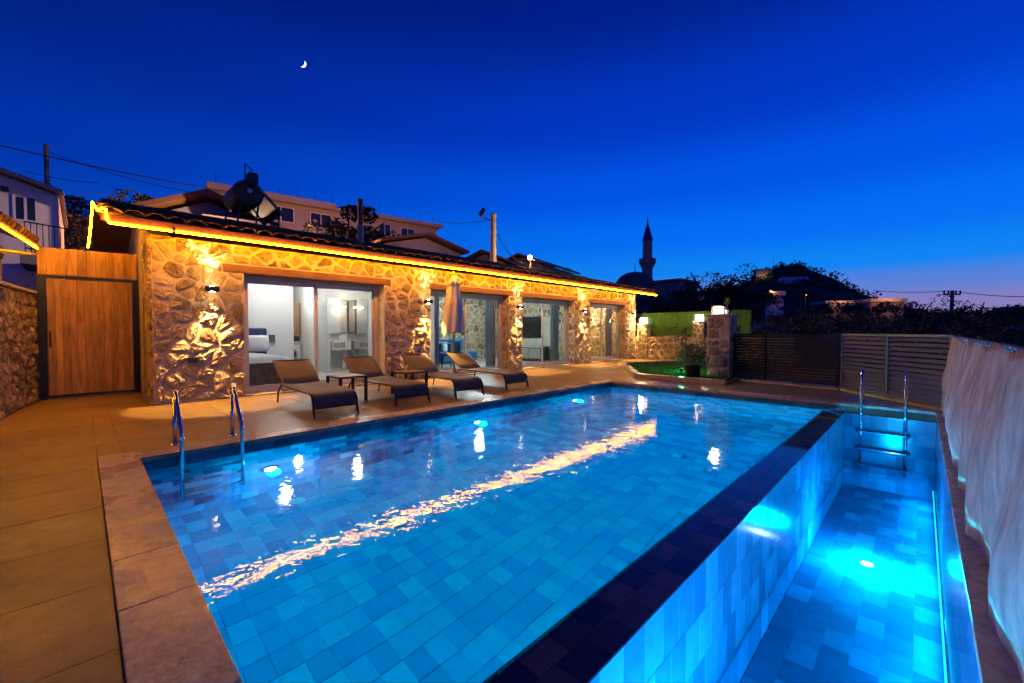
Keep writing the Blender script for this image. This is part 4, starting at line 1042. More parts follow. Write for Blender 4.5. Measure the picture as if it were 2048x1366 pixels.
def pillar_gate():
    X = 11.5; t = thing('stone_pillar', (X, 3.78, 0), 'big square stone gate pillar with a flat cap at the end of the fence', 'pillar')
    MB().box(X, X + .55, 3.50, 4.05, -.1, 1.615).build('core', M['mortar'], t)
    MB().box(X - .05, X + .6, 3.44, 4.11, 1.616, 1.67).build('cap', M['cap'], t, bevel=.008)
    rubble([((X, 4.05, 0), (0, -1, 0), (0, 0, 1), .55, 1.6, [], (.27, .27)), ((X, 3.5, 0), (1, 0, 0), (0, 0, 1), .55, 1.6, [], (.27, .27))], t, M['stone'], .04, .025, random.Random(51), (.27, .27), 60)
    cube(X + .2, 3.84, 1.671, .24, 'cube lamp on the big gate pillar', 25)
    p = thing('potted_plant', (X + .18, 3.62, 1.67), 'tiny potted tree standing beside the cube lamp on the big pillar', 'potted plant'); r = random.Random(53)
    MB().lathe([(.035, 0), (.05, .10), (.052, .11)], (X + .18, 3.62, 1.671), 12).build('pot', M['ceramic'], p)
    MB().tube([(X + .18, 3.62, 1.76), (X + .18, 3.62, 1.97)], .008, 6).build('stem', M['bark'], p)
    m = MB(); leafy(m, (X + .18, 3.62, 2.02), .09, 120, .028, r); m.build('crown', M['leaf'], p)
    def louvres(name, A, B, z0, z1, n, m, label, mids, tilt, cat, wid=.5):
        A, B = Vector((*A, 0)), Vector((*B, 0)); d = (B - A).normalized(); nr = Vector((-d.y, d.x, 0)); L = (B - A).length
        t = thing(name, A, label, cat)
        def bar(k0, k1, o0, o1, za, zb, nm):
            p = [A + d * k0 + nr * o0, A + d * k1 + nr * o0, A + d * k1 + nr * o1, A + d * k0 + nr * o1]
            mb = MB().prism([(v.x, v.y) for v in p], za, zb); mb.build(nm, m, t, bevel=.003)
        ks = [0] + mids + [L]
        bar(0, L, -.03, .03, z1 - .045, z1, 'top_rail'); bar(.041, L - .041, -.028, .028, z0, z0 + .045, 'bottom_rail')
        for k in ks:
            a = min(max(k - .02, 0), L - .04); bar(a, a + .04, -.032, .032, z0 - .05, z1 - .046, 'post')
        for a, b in zip(ks, ks[1:]):
            for i in range(n):
                z = z0 + .05 + (i + .5) * (z1 - z0 - .1) / n; hh = (z1 - z0 - .1) / n
                p0 = A + d * (a + .024); p1 = A + d * (b - .024); c, s = math.cos(tilt), math.sin(tilt); w = hh * wid
                vs = []
                for q in (p0, p1):
                    for e, f in ((-w, -.006), (w, -.006), (w, .006), (-w, .006)):
                        v = q + nr * (e * s + f * c); vs.append((v.x, v.y, z + e * c - f * s))
                MB().add(vs, [(0, 1, 2, 3), (7, 6, 5, 4), (0, 4, 5, 1), (1, 5, 6, 2), (2, 6, 7, 3), (3, 7, 4, 0)]).build('slat', m, t)
        return t
    louvres('slatted_fence', (11.28, 1.20), (9.36, -.36), .05, 1.185, 12, M['slat'], 'grey slatted metal fence panel behind the far pool ladder', [1.22], R(35), 'fence', .40)
    louvres('sliding_gate', (11.80, 3.49), (11.30, 1.25), .06, 1.175, 15, M['slat_dark'], 'dark closed slatted gate between the stone pillar and the grey fence', [.78], R(12), 'gate', .44)
    k = thing('kerb', (10.3, .4, 0), 'pale stone kerb under the slatted fence and gate', 'kerb')
    for A, B in (((11.42, 3.45), (11.02, 1.22)), ((11.02, 1.20), (9.22, -.28))):
        A, B = Vector((*A, 0)), Vector((*B, 0)); d = (B - A).normalized(); n_ = Vector((-d.y, d.x, 0)); L = (B - A).length; c = 0
        while c < L - .05:
            e = min(c + .8, L); q = [A + d * (c + .002) - n_ * .0, A + d * (e - .002), A + d * (e - .002) + n_ * .2, A + d * (c + .002) + n_ * .2]
            MB().prism([(v.x, v.y) for v in q], -.001, .045).build('kerb_stone', M['coping'], k, bevel=.006); c = e
garden(); pillar_gate()

# ------------------------------------------------------------------ cloth screen on the right
def cloth_screen():
    t = thing('cloth_screen', (5, -.33, 0), 'long hanging beige cloth screen along the lower pool on the right', 'screen')
    m = MB(); n, k = 260, 22; vs = []
    for j in range(k + 1):
        v = j / k
        for i in range(n + 1):
            x = .05 + 9.3 * (i / n) ** 1.25
            z = .03 + v * (1.125 + .02 * math.sin(x * 5.2))
            bulge = .135 * math.sin(math.pi * min(1, (1 - v) * .62 + .02)) ** 1.1
            y = -.345 + bulge * (.8 + .35 * mnoise.noise(Vector((x * .6, 1.3, 0))))
            fold = mnoise.noise(Vector((x * 1.7 + v * 1.3, v * 1.6, 4))) * .052 + mnoise.noise(Vector((x * 5.0 + v * 2.6, v * 2.4, 9))) * .028 + mnoise.noise(Vector((x * 13, v * 9, 2))) * .006
            y += fold * (1 - .35 * v)
            if v < .12: y = max(y, -.30)
            vs.append((x, min(y, -.165), z))
    m.add(vs, [(j * (n+1) + i, j * (n+1) + i + 1, (j+1) * (n+1) + i + 1, (j+1) * (n+1) + i) for j in range(k) for i in range(n)])
    o = m.build('cloth', M['fabric'], t, smooth=True); s = o.modifiers.new('solid', 'SOLIDIFY'); s.thickness = .004
    MB().tube([(.05 + 9.3 * i / 60, -.345, 1.165 - .012 * math.sin(math.pi * (i * 5 % 60) / 60)) for i in range(61)], .008, 6).build('top_rope', M['rope'], t)
    ring = MB(); ring.tube([(0, .018 * math.cos(q), .018 * math.sin(q)) for q in [2 * math.pi * k2 / 10 for k2 in range(11)]], .004, 5, False)
    me = ring.mesh('ring', M['pole']); x = 2.2
    while x < 9.3: link('ring', me, t, Vector((x, -.345, 1.155)) - org(t), (0, 0, R(20))); x += .16
    for x in (.1, 3.2, 6.3, 9.3): MB().tube([(x, -.42, -.03), (x, -.42, 1.19)], .02, 8).build('post', M['slat'], t)
cloth_screen()

# ------------------------------------------------------------------ things on and behind the roof
def roof_things():
    zr = lambda y: EZ + .11 + (y - E0) * SL
    t = thing('solar_heater', (2.8, 11.2, zr(11.2)), 'black solar water heater with round tank and tilted panel on the house roof', 'water heater')
    m = MB().lathe([(.02, 0), (.24, .0), (.29, .04), (.30, .10), (.30, .95), (.29, 1.0), (.02, 1.04)], (0, 0, 0), 28); m.v = [(2.66 + a, 10.72 + z, 4.30 + b) for a, b, z in m.v]
    m.build('tank', M['dark'], t, smooth=True)
    m = MB().lathe([(.05, 0), (.05, .03)], (0, 0, 0), 12); m.v = [(2.66 + a, 10.70 + z - .01, 4.34 + b) for a, b, z in m.v]; m.build('tank_cap', M['pole'], t)
    MB().box(2.72, 2.92, 11.0, 11.3, 4.60, 4.86).build('header_tank', M['dark'], t, bevel=.02)
    MB().tube([(2.62, 10.9, 4.6), (2.62, 10.9, 4.98), (2.80, 10.98, 4.88)], .015, 6).build('vent_pipe', M['black'], t)
    m = MB(); A, B = Vector((2.78, 0, 4.46)), Vector((3.30, 0, 3.92)); nr = Vector((.72, 0, .69)) * .07
    m.add([(p.x + q.x, y, p.z + q.z) for y in (10.7, 12.1) for q in (Vector((0, 0, 0)), nr) for p in (A, B)], [(0, 1, 3, 2), (4, 6, 7, 5), (0, 4, 5, 1), (2, 3, 7, 6), (0, 2, 6, 4), (1, 5, 7, 3)])
    m.build('collector', M['metal'], t, bevel=.008)
    m = MB(); n2 = nr * 1.03
    m.add([(p.x + n2.x, y, p.z + n2.z) for y in (10.76, 12.04) for p in (A.lerp(B, .04), A.lerp(B, .96))], [(0, 1, 3, 2)]); m.build('collector_glass', M['screen'], t)
    for (a, b) in (((2.50, 10.78, 4.1), (2.42, 10.78, zr(10.78))), ((2.85, 10.78, 4.15), (2.78, 10.78, zr(10.78))), ((2.78, 10.78, zr(10.78) + .2), (3.28, 10.78, 3.95)), ((3.26, 10.78, 3.95), (3.26, 10.78, zr(10.78))), ((2.45, 10.78, 3.75), (3.26, 10.78, 3.72)), ((2.5, 11.95, 4.1), (2.42, 11.95, zr(11.95))), ((3.26, 11.95, 3.95), (3.26, 11.95, zr(11.95) - .02)), ((2.72, 10.78, 4.0), (3.05, 10.78, zr(10.78)))):
        MB().tube([a, b], .02, 6).build('stand_leg', M['black'], t)
    t = thing('flue_pipe', (5.36, 11, zr(11)), 'slim dark flue pipe rising from the middle of the house roof', 'flue')
    MB().tube([(5.36, 11, zr(11) - .1), (5.36, 11, 4.12)], .085, 12).build('base_pipe', M['concrete'], t)
    MB().tube([(5.36, 11, 4.12), (5.36, 11, 4.82)], .072, 12).build('pipe', M['rust'], t)
    MB().lathe([(.10, 0), (.10, .04)], (5.36, 11, 4.08), 12).build('collar', M['concrete'], t)
    t = thing('utility_pole', (13.72, 14.58 + 2, -.4), 'pale concrete utility pole with a small camera behind the roof', 'utility pole')
    x, y = 15.1, 16.1; k = 1.103
    t.location = (x, y, -.4); ORG[t.name] = Vector((x, y, -.4))
    MB().tube([(x, y, -.4), (x, y, 7.2)], [.19, .145], 8).build('pole', M['concrete'], t)
    MB().lathe([(.16, 7.18), (.18, 7.22), (.17, 7.32)], (x, y, 0), 10).build('pole_cap', M['concrete'], t)
    MB().tube([(x - .1, y + .1, 7.0), (x - .42, y + .42, 7.15)], .03, 6).build('arm', M['metal'], t)
    MB().box(-.10, .10, -.22, .22, -.09, .09, Matrix.Translation((x - .42, y + .42, 7.42)) @ Matrix.Rotation(R(40), 4, 'Z') @ Matrix.Rotation(R(-55), 4, 'X')).build('camera_head', M['metal'], t, bevel=.02)
    MB().lathe([(.05, 0), (.07, .05), (.05, .1), (.07, .15), (.04, .2)], (x - .36, y + .36, 7.1), 10).build('insulator', M['ceramic'], t)
    x, y = 16.4, 14.69
    t = thing('street_lamp', (x, y, 0), 'bright orange street lamp burning just above the house roof', 'street lamp')
    MB().tube([(x + .05, y + .05, -.4), (x + .05, y + .05, 4.85)], .05, 8).build('pole', M['metal'], t)
    m = MB(); m.lathe([(.04, -.11), (.10, -.07), (.12, 0), (.09, .07), (.03, .11)], (x, y, 5.05), 12); m.build('bulb', M['street'], t, smooth=True)
    MB().lathe([(.06, -.2), (.075, -.09)], (x + .02, y + .02, 5.05), 10).build('holder', M['metal'], t)
    light('street_light', 'POINT', (x - .02, y - .12, 5.05), 1100, (1, .50, .16), t, .1)
    t = thing('assumed_yard_lamp', (3.1, 15.75, 3), 'small warm yard lamp hidden behind the ridge below the solar heater', 'lamp')  # assumed lamp, unseen, added to warm the white house and its neighbours
    MB().tube([(3.1, 15.62, 3.5), (3.1, 15.78, 3.6)], .02, 6).build('arm', M['metal'], t)
    MB().lathe([(.03, -.05), (.05, -.03), (.05, .03), (.03, .05)], (3.1, 15.82, 3.62), 10).build('bulb', M['wlamp'], t)
    light('assumed_yard_light', 'POINT', (3.1, 15.9, 3.9), 520, (1, .62, .38), t, .06)
    x, y = 8.5, 30
    t = thing('street_lamp', (x, y, 0), 'orange street lamp hidden low behind the house roof below the apartment block', 'street lamp')  # assumed lamp, out of view, added to light the apartment facade
    MB().tube([(x + .05, y + .05, 2), (x + .05, y + .05, 7.2), (x, y - .3, 7.4)], .05, 8).build('pole', M['metal'], t)
    MB().lathe([(.03, -.08), (.09, -.05), (.1, 0), (.07, .05)], (x, y - .45, 7.28), 12).build('bulb', M['street'], t, smooth=True)
    light('street_light', 'POINT', (x, y - .5, 7.12), 9000, (1, .40, .13), t, .15)
roof_things()

# ------------------------------------------------------------------ the village behind
def house_box(name, A, B, depth, z0, z1, m, label, cat='house', wins=(), roof=None, parapet=0, rm='rust'):
    """A, B: the two ends of the front; wins: (u0, u1, z0, z1) along it"""
    A, B = Vector((*A, 0)), Vector((*B, 0)); d = (B - A).normalized(); n_ = Vector((-d.y, d.x, 0)); L = (B - A).length
    if n_.dot(A - Vector((0, 0, 0))) < 0: n_ = -n_
    t = thing(name, ((A + B) / 2).to_tuple()[:2] + (z0,), label, cat)
    def P(u, o, z): q = A + d * u + n_ * o; return (q.x, q.y, z)
    def blk(u0, u1, o0, o1, za, zb, nm, mm, par):
        p = [P(u0, o0, 0)[:2], P(u1, o0, 0)[:2], P(u1, o1, 0)[:2], P(u0, o1, 0)[:2]]
        return MB().prism(p, za, zb).build(nm, M[mm], par)
    blk(0, L, 0, depth, z0, z1, 'wall', m, t)
    for (u0, u1, a, b) in wins:
        w = blk(u0, u1, -.04, .02, a, b, 'window', 'wglass', t)
        f = .06 * max(1, (u1 - u0) / 1.4)
        fr = MB()
        def fb(c0, c1, za, zb): 
            p = [P(c0, -.07, 0)[:2], P(c1, -.07, 0)[:2], P(c1, -.042, 0)[:2], P(c0, -.042, 0)[:2]]; fr.prism(p, za, zb)
        fb(u0, u0 + f, a, b); fb(u1 - f, u1, a, b); fb(u0 + f, u1 - f, b - f, b); fb(u0 + f, u1 - f, a, a + f); mid = (u0 + u1) / 2; fb(mid - f / 2, mid + f / 2, a + f, b - f)
        fr.build('window_frame', M['facade2'], w)
    if roof == 'flat': blk(-.5, L + .5, -.6, depth + .5, z1 + .002, z1 + parapet, 'roof', m if rm == 'rust' else rm, t)
    if roof == 'gable':
        h = parapet; m2 = MB(); o0, o1 = -.5, depth + .5; u0, u1 = -.4, L + .4; md = (u0 + u1) / 2
        vs = [P(u0, o0, z1), P(md, o0, z1 + h), P(u1, o0, z1), P(u0, o1, z1), P(md, o1, z1 + h), P(u1, o1, z1)]
        vs += [(v[0], v[1], v[2] + .16) for v in vs]
        m2.add(vs, [(0, 3, 4, 1), (1, 4, 5, 2), (6, 7, 10, 9), (7, 8, 11, 10), (0, 1, 7, 6), (1, 2, 8, 7), (3, 9, 10, 4), (4, 10, 11, 5), (0, 6, 9, 3), (2, 5, 11, 8)]); m2.build('roof', M[rm], t)
        MB().add([P(0, 0, z1 - .01), P(L, 0, z1 - .01), P(md, 0, z1 + h * .86), P(0, depth, z1 - .01), P(L, depth, z1 - .01), P(md, depth, z1 + h * .86)], [(0, 1, 2), (3, 5, 4), (0, 3, 4, 1), (1, 4, 5, 2), (2, 5, 3, 0)]).build('gable', M[m], t)
    if roof == 'lean':
        h = parapet; m2 = MB(); vs = [P(-.4, -.5, z1), P(L + .4, -.5, z1), P(L + .4, depth, z1 + h), P(-.4, depth, z1 + h)]; vs += [(v[0], v[1], v[2] + .15) for v in vs]
        m2.add(vs, [(0, 3, 2, 1), (4, 5, 6, 7), (0, 1, 5, 4), (1, 2, 6, 5), (2, 3, 7, 6), (3, 0, 4, 7)]); m2.build('roof', M[rm], t)
    return t, P, L
def at(px, D, z=None, py=None):
    """ground point D metres ahead of the viewpoint in the direction of a photo column"""
    p = FW * D + RT * ((px - 1024) / 840 * D)
    return (p.x, p.y) if py is None else (p.x, p.y, CAMZ + (661 - py) / 840 * D)
def village():
    t, P, L = house_box('apartment_block', (8.9, 48), (32.2, 45), 9, 5, 14.35, 'facade', 'long pinkish two storey apartment block with dark windows above the house roof', 'apartment block',
        wins=[(4.4, 6.9, 12.4, 14.0), (8.4, 10.6, 12.3, 13.9), (15.9, 17.3, 12.4, 13.9), (18.6, 20.4, 12.4, 13.8), (21.3, 23.0, 12.3, 13.6), (3.0, 5.0, 8.6, 10.6), (8.4, 10.6, 8.6, 10.6), (18.6, 20.4, 8.6, 10.6)])
    p = [P(-.5, -.8, 0)[:2], P(10.9, -.8, 0)[:2], P(10.9, 9.5, 0)[:2], P(-.5, 9.5, 0)[:2]]; MB().prism(p, 14.352, 15.0).build('roof_slab', M['facade'], t)
    p = [P(10.92, -.5, 0)[:2], P(23.9, -1.0, 0)[:2], P(23.9, 9.5, 0)[:2], P(10.92, 9.5, 0)[:2]]; MB().prism(p, 14.352, 14.75).build('roof_slab', M['facade'], t)
    r = random.Random(61)
    for k in range(14):
        u = .2 + k * 1.75; q = P(u, r.uniform(-.3, .3), 0); h = r.uniform(.5, 1.2) + (.25 if u < 10.9 else 0); MB().tube([(q[0], q[1], 14.7), (q[0] + r.uniform(-.05, .05), q[1], 15.0 + h)], .025, 5).build('rebar_rod', M['metal'], t)
    p = P(13.5, 1.5, 14.75); m = MB().lathe([(2.4, 0), (2.0, .45), (1.1, .78), (.05, .9)], p, 20); m.build('roof_hood', M['dome'], t, smooth=True)
    p = [P(23.3, .5, 0)[:2], P(25.0, .5, 0)[:2], P(25.0, 4, 0)[:2], P(23.3, 4, 0)[:2]]
    p = [P(10.9, -1.3, 0)[:2], P(14.9, -1.3, 0)[:2], P(14.9, -.05, 0)[:2], P(10.9, -.05, 0)[:2]]; MB().prism(p, 10.7, 11.6).build('balcony', M['facade'], t)
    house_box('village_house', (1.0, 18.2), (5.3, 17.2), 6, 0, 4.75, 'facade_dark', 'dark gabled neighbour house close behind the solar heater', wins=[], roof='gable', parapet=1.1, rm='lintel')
    house_box('white_annex', (3.25, 16.6), (4.1, 16.5), 1.2, 0, 4.78, 'facade', 'pale low annex showing under the solar heater', 'annex', roof='flat', parapet=.1)
    # white house on the left, facing the deck
    t, P, L = house_box('white_house', (-4.6, 20.0), (-.44, 20.0), 6, 2.5, 5.62, 'facade2', 'white two storey house with one narrow window at the far left', wins=[(3.2, 3.72, 4.62, 5.42)], roof=None)
    m = MB(); vs = [P(-.3, -.35, 7.0), P(4.28, -.35, 5.62), P(4.28, 6.3, 5.62), P(-.3, 6.3, 7.0)]; vs += [(v[0], v[1], v[2] + .10) for v in vs]
    m.add(vs, [(0, 3, 2, 1), (4, 5, 6, 7), (0, 1, 5, 4), (1, 2, 6, 5), (2, 3, 7, 6), (3, 0, 4, 7)]); m.build('roof', M['facade'], t)
    MB().add([P(0, 0, 5.6), P(L, 0, 5.6), P(0, 0, 6.9), P(0, 6, 5.6), P(L, 6, 5.6), P(0, 6, 6.9)], [(0, 1, 2), (3, 5, 4), (0, 2, 5, 3)]).build('gable', M['facade2'], t)
    MB().box(-1.62, -1.46, 19.88, 19.96, 5.45, 5.6).build('wall_lamp', M['dark'], t)
    rl = thing('balcony_railing', (-.5, 17.9, 3), 'thin dark iron railing in front of the white house', 'railing')
    for z in (3.55, 4.28): MB().tube([(-1.05, 17.9, z), (.75, 17.9, z - .15)], .02, 6).build('rail', M['black'], rl)
    for k in range(17): MB().tube([(-1.05 + k * .1125, 17.9, 3.4 - k * .009), (-1.05 + k * .1125, 17.9, 4.28 - k * .009)], .011, 5).build('baluster', M['black'], rl)
    MB().box(-1.15, .85, 17.8, 19.95, 3.1, 3.34).build('slab', M['facade_dark'], rl)
    # small houses stepping down to the right behind the roof
    house_box('village_house', (12.2, 22), (17.3, 21.6), 5, 1, 6.25, 'facade', 'low amber lit house below the apartment block', roof='gable', parapet=.75, wins=[(2.5, 3.0, 5.35, 6.1)], rm='rust')
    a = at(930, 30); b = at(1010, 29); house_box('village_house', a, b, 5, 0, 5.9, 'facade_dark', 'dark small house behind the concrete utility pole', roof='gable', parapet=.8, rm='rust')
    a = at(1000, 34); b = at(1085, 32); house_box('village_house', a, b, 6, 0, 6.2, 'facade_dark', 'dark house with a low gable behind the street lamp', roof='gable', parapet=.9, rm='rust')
    # mosque
    x, y = 94, 46.9
    t = thing('minaret', (x, y, 0), 'slender stone minaret with one balcony and pointed blue spire', 'minaret')
    MB().lathe([(1.7, 0), (1.7, 11), (1.25, 12.5), (1.18, 15.6), (1.25, 15.9), (1.75, 17.0), (1.85, 17.1)], (x, y, 0), 16).build('shaft', M['minaret'], t)
    MB().lathe([(1.9, 17.101), (1.95, 17.2), (1.95, 18.2), (1.85, 18.2), (1.85, 17.3)], (x, y, 0), 16).build('balcony', M['minaret'], t)
    MB().lathe([(1.12, 17.2), (1.08, 22.3), (1.25, 22.5)], (x, y, 0), 16).build('upper_shaft', M['minaret'], t)
    MB().lathe([(1.28, 22.501), (.9, 23.9), (.5, 25.4), (.14, 26.6)], (x, y, 0), 16).build('spire', M['spire'], t)
    MB().lathe([(.14, 26.6), (.2, 26.9), (.06, 27.2), (.15, 27.6), (.04, 27.9), (.03, 28.6)], (x, y, 0), 8).build('finial', M['metal'], t)
    t = thing('mosque', (87.3, 46.5, 0), 'low mosque hall with a dark dome left of the minaret', 'mosque')
    MB().lathe([(4.6, 11.0), (4.45, 11.5), (4.0, 12.5), (3.1, 13.5), (1.9, 14.15), (.6, 14.4), (.05, 14.42)], (87.3, 46.5, 0), 28).build('dome', M['dome'], t, smooth=True)
    MB().lathe([(.12, 14.4), (.08, 15.2), (.03, 16.6)], (87.3, 46.5, 0), 8).build('finial', M['metal'], t)
    MB().lathe([(4.9, 9.5), (4.9, 11.0)], (87.3, 46.5, 0), 28).build('drum', M['facade_dark'], t)
    MB().box(80, 94, 40, 53, 0, 9.5).build('hall', M['facade_dark'], t)
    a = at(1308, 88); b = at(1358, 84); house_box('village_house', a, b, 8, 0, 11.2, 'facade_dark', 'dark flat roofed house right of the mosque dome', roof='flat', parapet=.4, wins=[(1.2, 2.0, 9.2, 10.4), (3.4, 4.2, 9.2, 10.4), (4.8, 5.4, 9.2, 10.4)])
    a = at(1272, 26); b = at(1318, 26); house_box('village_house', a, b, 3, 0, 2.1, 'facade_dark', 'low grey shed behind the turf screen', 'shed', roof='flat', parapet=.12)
    # houses on and below the hill
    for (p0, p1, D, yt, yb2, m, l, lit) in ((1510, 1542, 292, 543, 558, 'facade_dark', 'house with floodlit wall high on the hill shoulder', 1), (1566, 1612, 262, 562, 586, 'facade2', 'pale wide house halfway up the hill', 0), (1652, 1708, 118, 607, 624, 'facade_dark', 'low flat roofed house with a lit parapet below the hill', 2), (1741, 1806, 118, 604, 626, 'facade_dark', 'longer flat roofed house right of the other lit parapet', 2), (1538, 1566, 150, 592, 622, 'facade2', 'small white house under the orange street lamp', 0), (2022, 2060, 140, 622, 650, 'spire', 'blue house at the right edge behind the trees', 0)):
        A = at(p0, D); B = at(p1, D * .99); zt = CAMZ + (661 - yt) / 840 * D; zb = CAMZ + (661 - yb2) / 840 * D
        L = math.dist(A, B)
        t, P, L = house_box('hillside_house', A, B, 7, zb - 12, zt, m, l, wins=[(L * .25, L * .36, zt - .55 * (zt - zb), zt - .25 * (zt - zb)), (L * .62, L * .73, zt - .55 * (zt - zb), zt - .25 * (zt - zb))], roof='flat', parapet=(zt - zb) * .3, rm='facade' if lit == 2 else 'rust')  # lit parapets: lamplight put into a paler roof colour above a darker body
        if lit == 1:
            for u in (.25, .6, .85):
                q = P(L * u, -2.2, zt - (zt - zb) * .75); light('floodlight', 'POINT', q, 260, (1, .6, .25), t, .3)
        if lit == 2:
            q = P(L * .45, -4.0, zt + 1.0); light('wall_light', 'POINT', q, 800, (1, .42, .15), t, .3)
    for px, py, D, s, l in ((1540, 583, 150, .55, 'orange street lamp glowing in front of the hill'), (1611, 590, 150, .22, 'small far lamp right of the orange street lamp'), (1352, 594, 120, .10, 'faint lamp among the dark trees')):
        x, y, z = at(px, D, None, py); t = thing('far_lamp', (x, y, z - 7), l, 'street lamp')
        MB().lathe([(.1 * s, -s * .5), (.45 * s, -.3 * s), (.55 * s, 0), (.4 * s, .35 * s), (.1 * s, .5 * s)], (x, y, z), 12).build('bulb', M['far_lamp'], t, smooth=True)
        MB().tube([(x + .3, y + .3, z - 9), (x + .3, y + .3, z + .2)], .12, 6).build('pole', M['metal'], t)
        if s > .2: light('far_light', 'POINT', (x - 1, y - .4, z), 260 if s > .5 else 120, (1, .45, .12), t, .4)
    for (x, y, z0, z1, l, D) in ((*at(1902, 60), -1, 6.95, 'utility pole with a crossarm on the right skyline', 60), (*at(103, 30), 2, 14.4, 'thin dark pole rising behind the white house', 30)):
        t = thing('utility_pole', (x, y, z0), l, 'utility pole')
        MB().tube([(x, y, z0), (x, y, z1)], [.26, .2] if D == 60 else [.16, .13], 8).build('pole', M['metal'], t)
        if D == 60:
            a = RT * 1.15; MB().tube([(x - a.x, y - a.y, 6.4), (x + a.x, y + a.y, 6.4)], .12, 6).build('crossarm', M['metal'], t)
            for k in (-1, -.45, .45, 1): MB().tube([(x + a.x * k, y + a.y * k, 6.4), (x + a.x * k, y + a.y * k, 6.95)], .10, 6).build('insulator', M['metal'], t)
    x, y, z = at(1545, 300, None, 528); t = thing('radio_mast', (x, y, z - 4), 'thin radio mast on the hilltop', 'mast'); MB().tube([(x, y, z - 4), (x, y, z + 4)], .12, 5).build('pole', M['metal'], t); MB().tube([(x - .9, y, z + 2.6), (x + .9, y, z + 2.6)], .09, 5).build('crossarm', M['metal'], t)
village()
def cables():
    def c(A, B, sag, r_, label, n=24):
        A, B = Vector(A), Vector(B); pts = []
        for k in range(n + 1):
            u = k / n; p = A.lerp(B, u); p.z -= sag * 4 * u * (1 - u); pts.append(p)
        solo(MB().tube(pts, r_, 5), 'overhead_cable', M['black'], pts[0], label, 'cable', 'overhead cables')
    a = lambda px, py, D: at(px, D, None, py)
    c(a(-60, 278, 22), a(545, 398, 30), .25, .035, 'thickest overhead cable crossing the sky above the white house')
    c(a(103, 306, 30), a(470, 398, 34), .5, .022, 'thin overhead cable just below the thickest one')
    c(a(60, 345, 26), a(205, 368, 26), .15, .02, 'short overhead cable between the dark pole and the tree')
    c(a(-20, 359, 18), a(250, 392, 24), .15, .012, 'upper thin cable across the front of the white house')
    c(a(-20, 386, 18), a(250, 405, 24), .15, .012, 'middle thin cable across the front of the white house')
    c(a(-20, 401, 18), a(250, 422, 24), .15, .012, 'lowest thin cable across the front of the white house')
    c(a(860, 438, 45), a(975, 443, 22.5), .3, .02, 'overhead cable from the apartment roof to the concrete pole')
    c(a(995, 470, 22), a(1050, 528, 22), .35, .022, 'pale cable drooping from the concrete pole to the street lamp')
    c(a(1068, 522, 22), a(1160, 548, 40), .2, .03, 'dark cable running right from the street lamp')
    c(a(1745, 581, 90), a(1902, 582, 60), .3, .05, 'overhead cable left of the right skyline pole')
    c(a(1902, 582, 60), a(2100, 593, 45), .3, .045, 'overhead cable right of the right skyline pole')
cables()

# ------------------------------------------------------------------ trees
def tree_proto(h, cr, seed, leaf, dens, size, twiggy=False, flat=.85):
    r = random.Random(seed); t = thing('tree', (0, 0, 0), 'x', 'tree'); tips = []
    tr = MB(); top = Vector((r.uniform(-.2, .2), r.uniform(-.2, .2), h * .55)); tr.tube([(0, 0, -.8), (top.x * .4, top.y * .4, h * .25), top], [h * .035, h * .027, h * .016], 7)
    for k in range(9):
        a = r.uniform(0, 6.28); b = Vector((0, 0, h * .25)).lerp(top, r.uniform(.1, 1)); e = b + Vector((math.cos(a) * cr * r.uniform(.4, .95), math.sin(a) * cr * r.uniform(.4, .95), h * r.uniform(.08, .38)))
        md = b.lerp(e, .5) + Vector((0, 0, -.03 * h)); tr.tube([b, md, e], [h * .013, h * .009, h * .004], 5); tips += [e, md]
    tr.build('trunk', M['bark'], t)
    m = MB(); c0 = Vector((0, 0, h * .62))
    for k in range(34 if not twiggy else 26):
        c = r.choice(tips) + Vector((r.gauss(0, cr * .28), r.gauss(0, cr * .28), r.gauss(0, h * .07)))
        if c.z < h * .22: c.z = h * .22 + r.random() * h * .2
        leafy(m, c, cr * r.uniform(.16, .34), dens, size, r, flat)
    m.build('crown', M[leaf], t); return t
def bush_proto(h, w, seed, leaf, n, size):
    r = random.Random(seed); t = thing('bush', (0, 0, 0), 'x', 'bush')
    m = MB()
    for k in range(6): a = r.uniform(0, 6.28); m.tube([(0, 0, -.5), (math.cos(a) * w * .4, math.sin(a) * w * .4, h * .6)], [.05, .015], 5)
    m.build('stems', M['bark'], t); m = MB()
    for k in range(16):
        a = r.uniform(0, 6.28); q = r.random() ** .6 * w * .75; leafy(m, (math.cos(a) * q, math.sin(a) * q, h * r.uniform(.15, .85) * (1 - .35 * q / w)), w * r.uniform(.25, .45), n, size, r, .75)
    for k in range(30):
        a = r.uniform(0, 6.28); q = r.random() * w * .8; z = h * r.uniform(.7, 1.0); p = Vector((math.cos(a) * q, math.sin(a) * q, z)); e = p + Vector((r.uniform(-.3, .3), r.uniform(-.3, .3), r.uniform(.1, .35))) * h * .35
        m.tube([p, e], [.008, .004], 3)
        for j in range(7): leafy(m, p.lerp(e, j / 6), .06, 2, size * .9, r)
    m.build('crown', M[leaf], t); return t
PR = dict(a=tree_proto(6, 2.4, 71, 'leaf_dark', 190, .09), b=tree_proto(5, 2.2, 72, 'leaf_dry', 170, .085), c=tree_proto(7, 2.0, 73, 'leaf_dark', 60, .085, True), e=bush_proto(2.4, 1.9, 74, 'leaf_dry', 330, .042), f=bush_proto(2.2, 1.7, 75, 'leaf_dark', 330, .042))
USED = set()
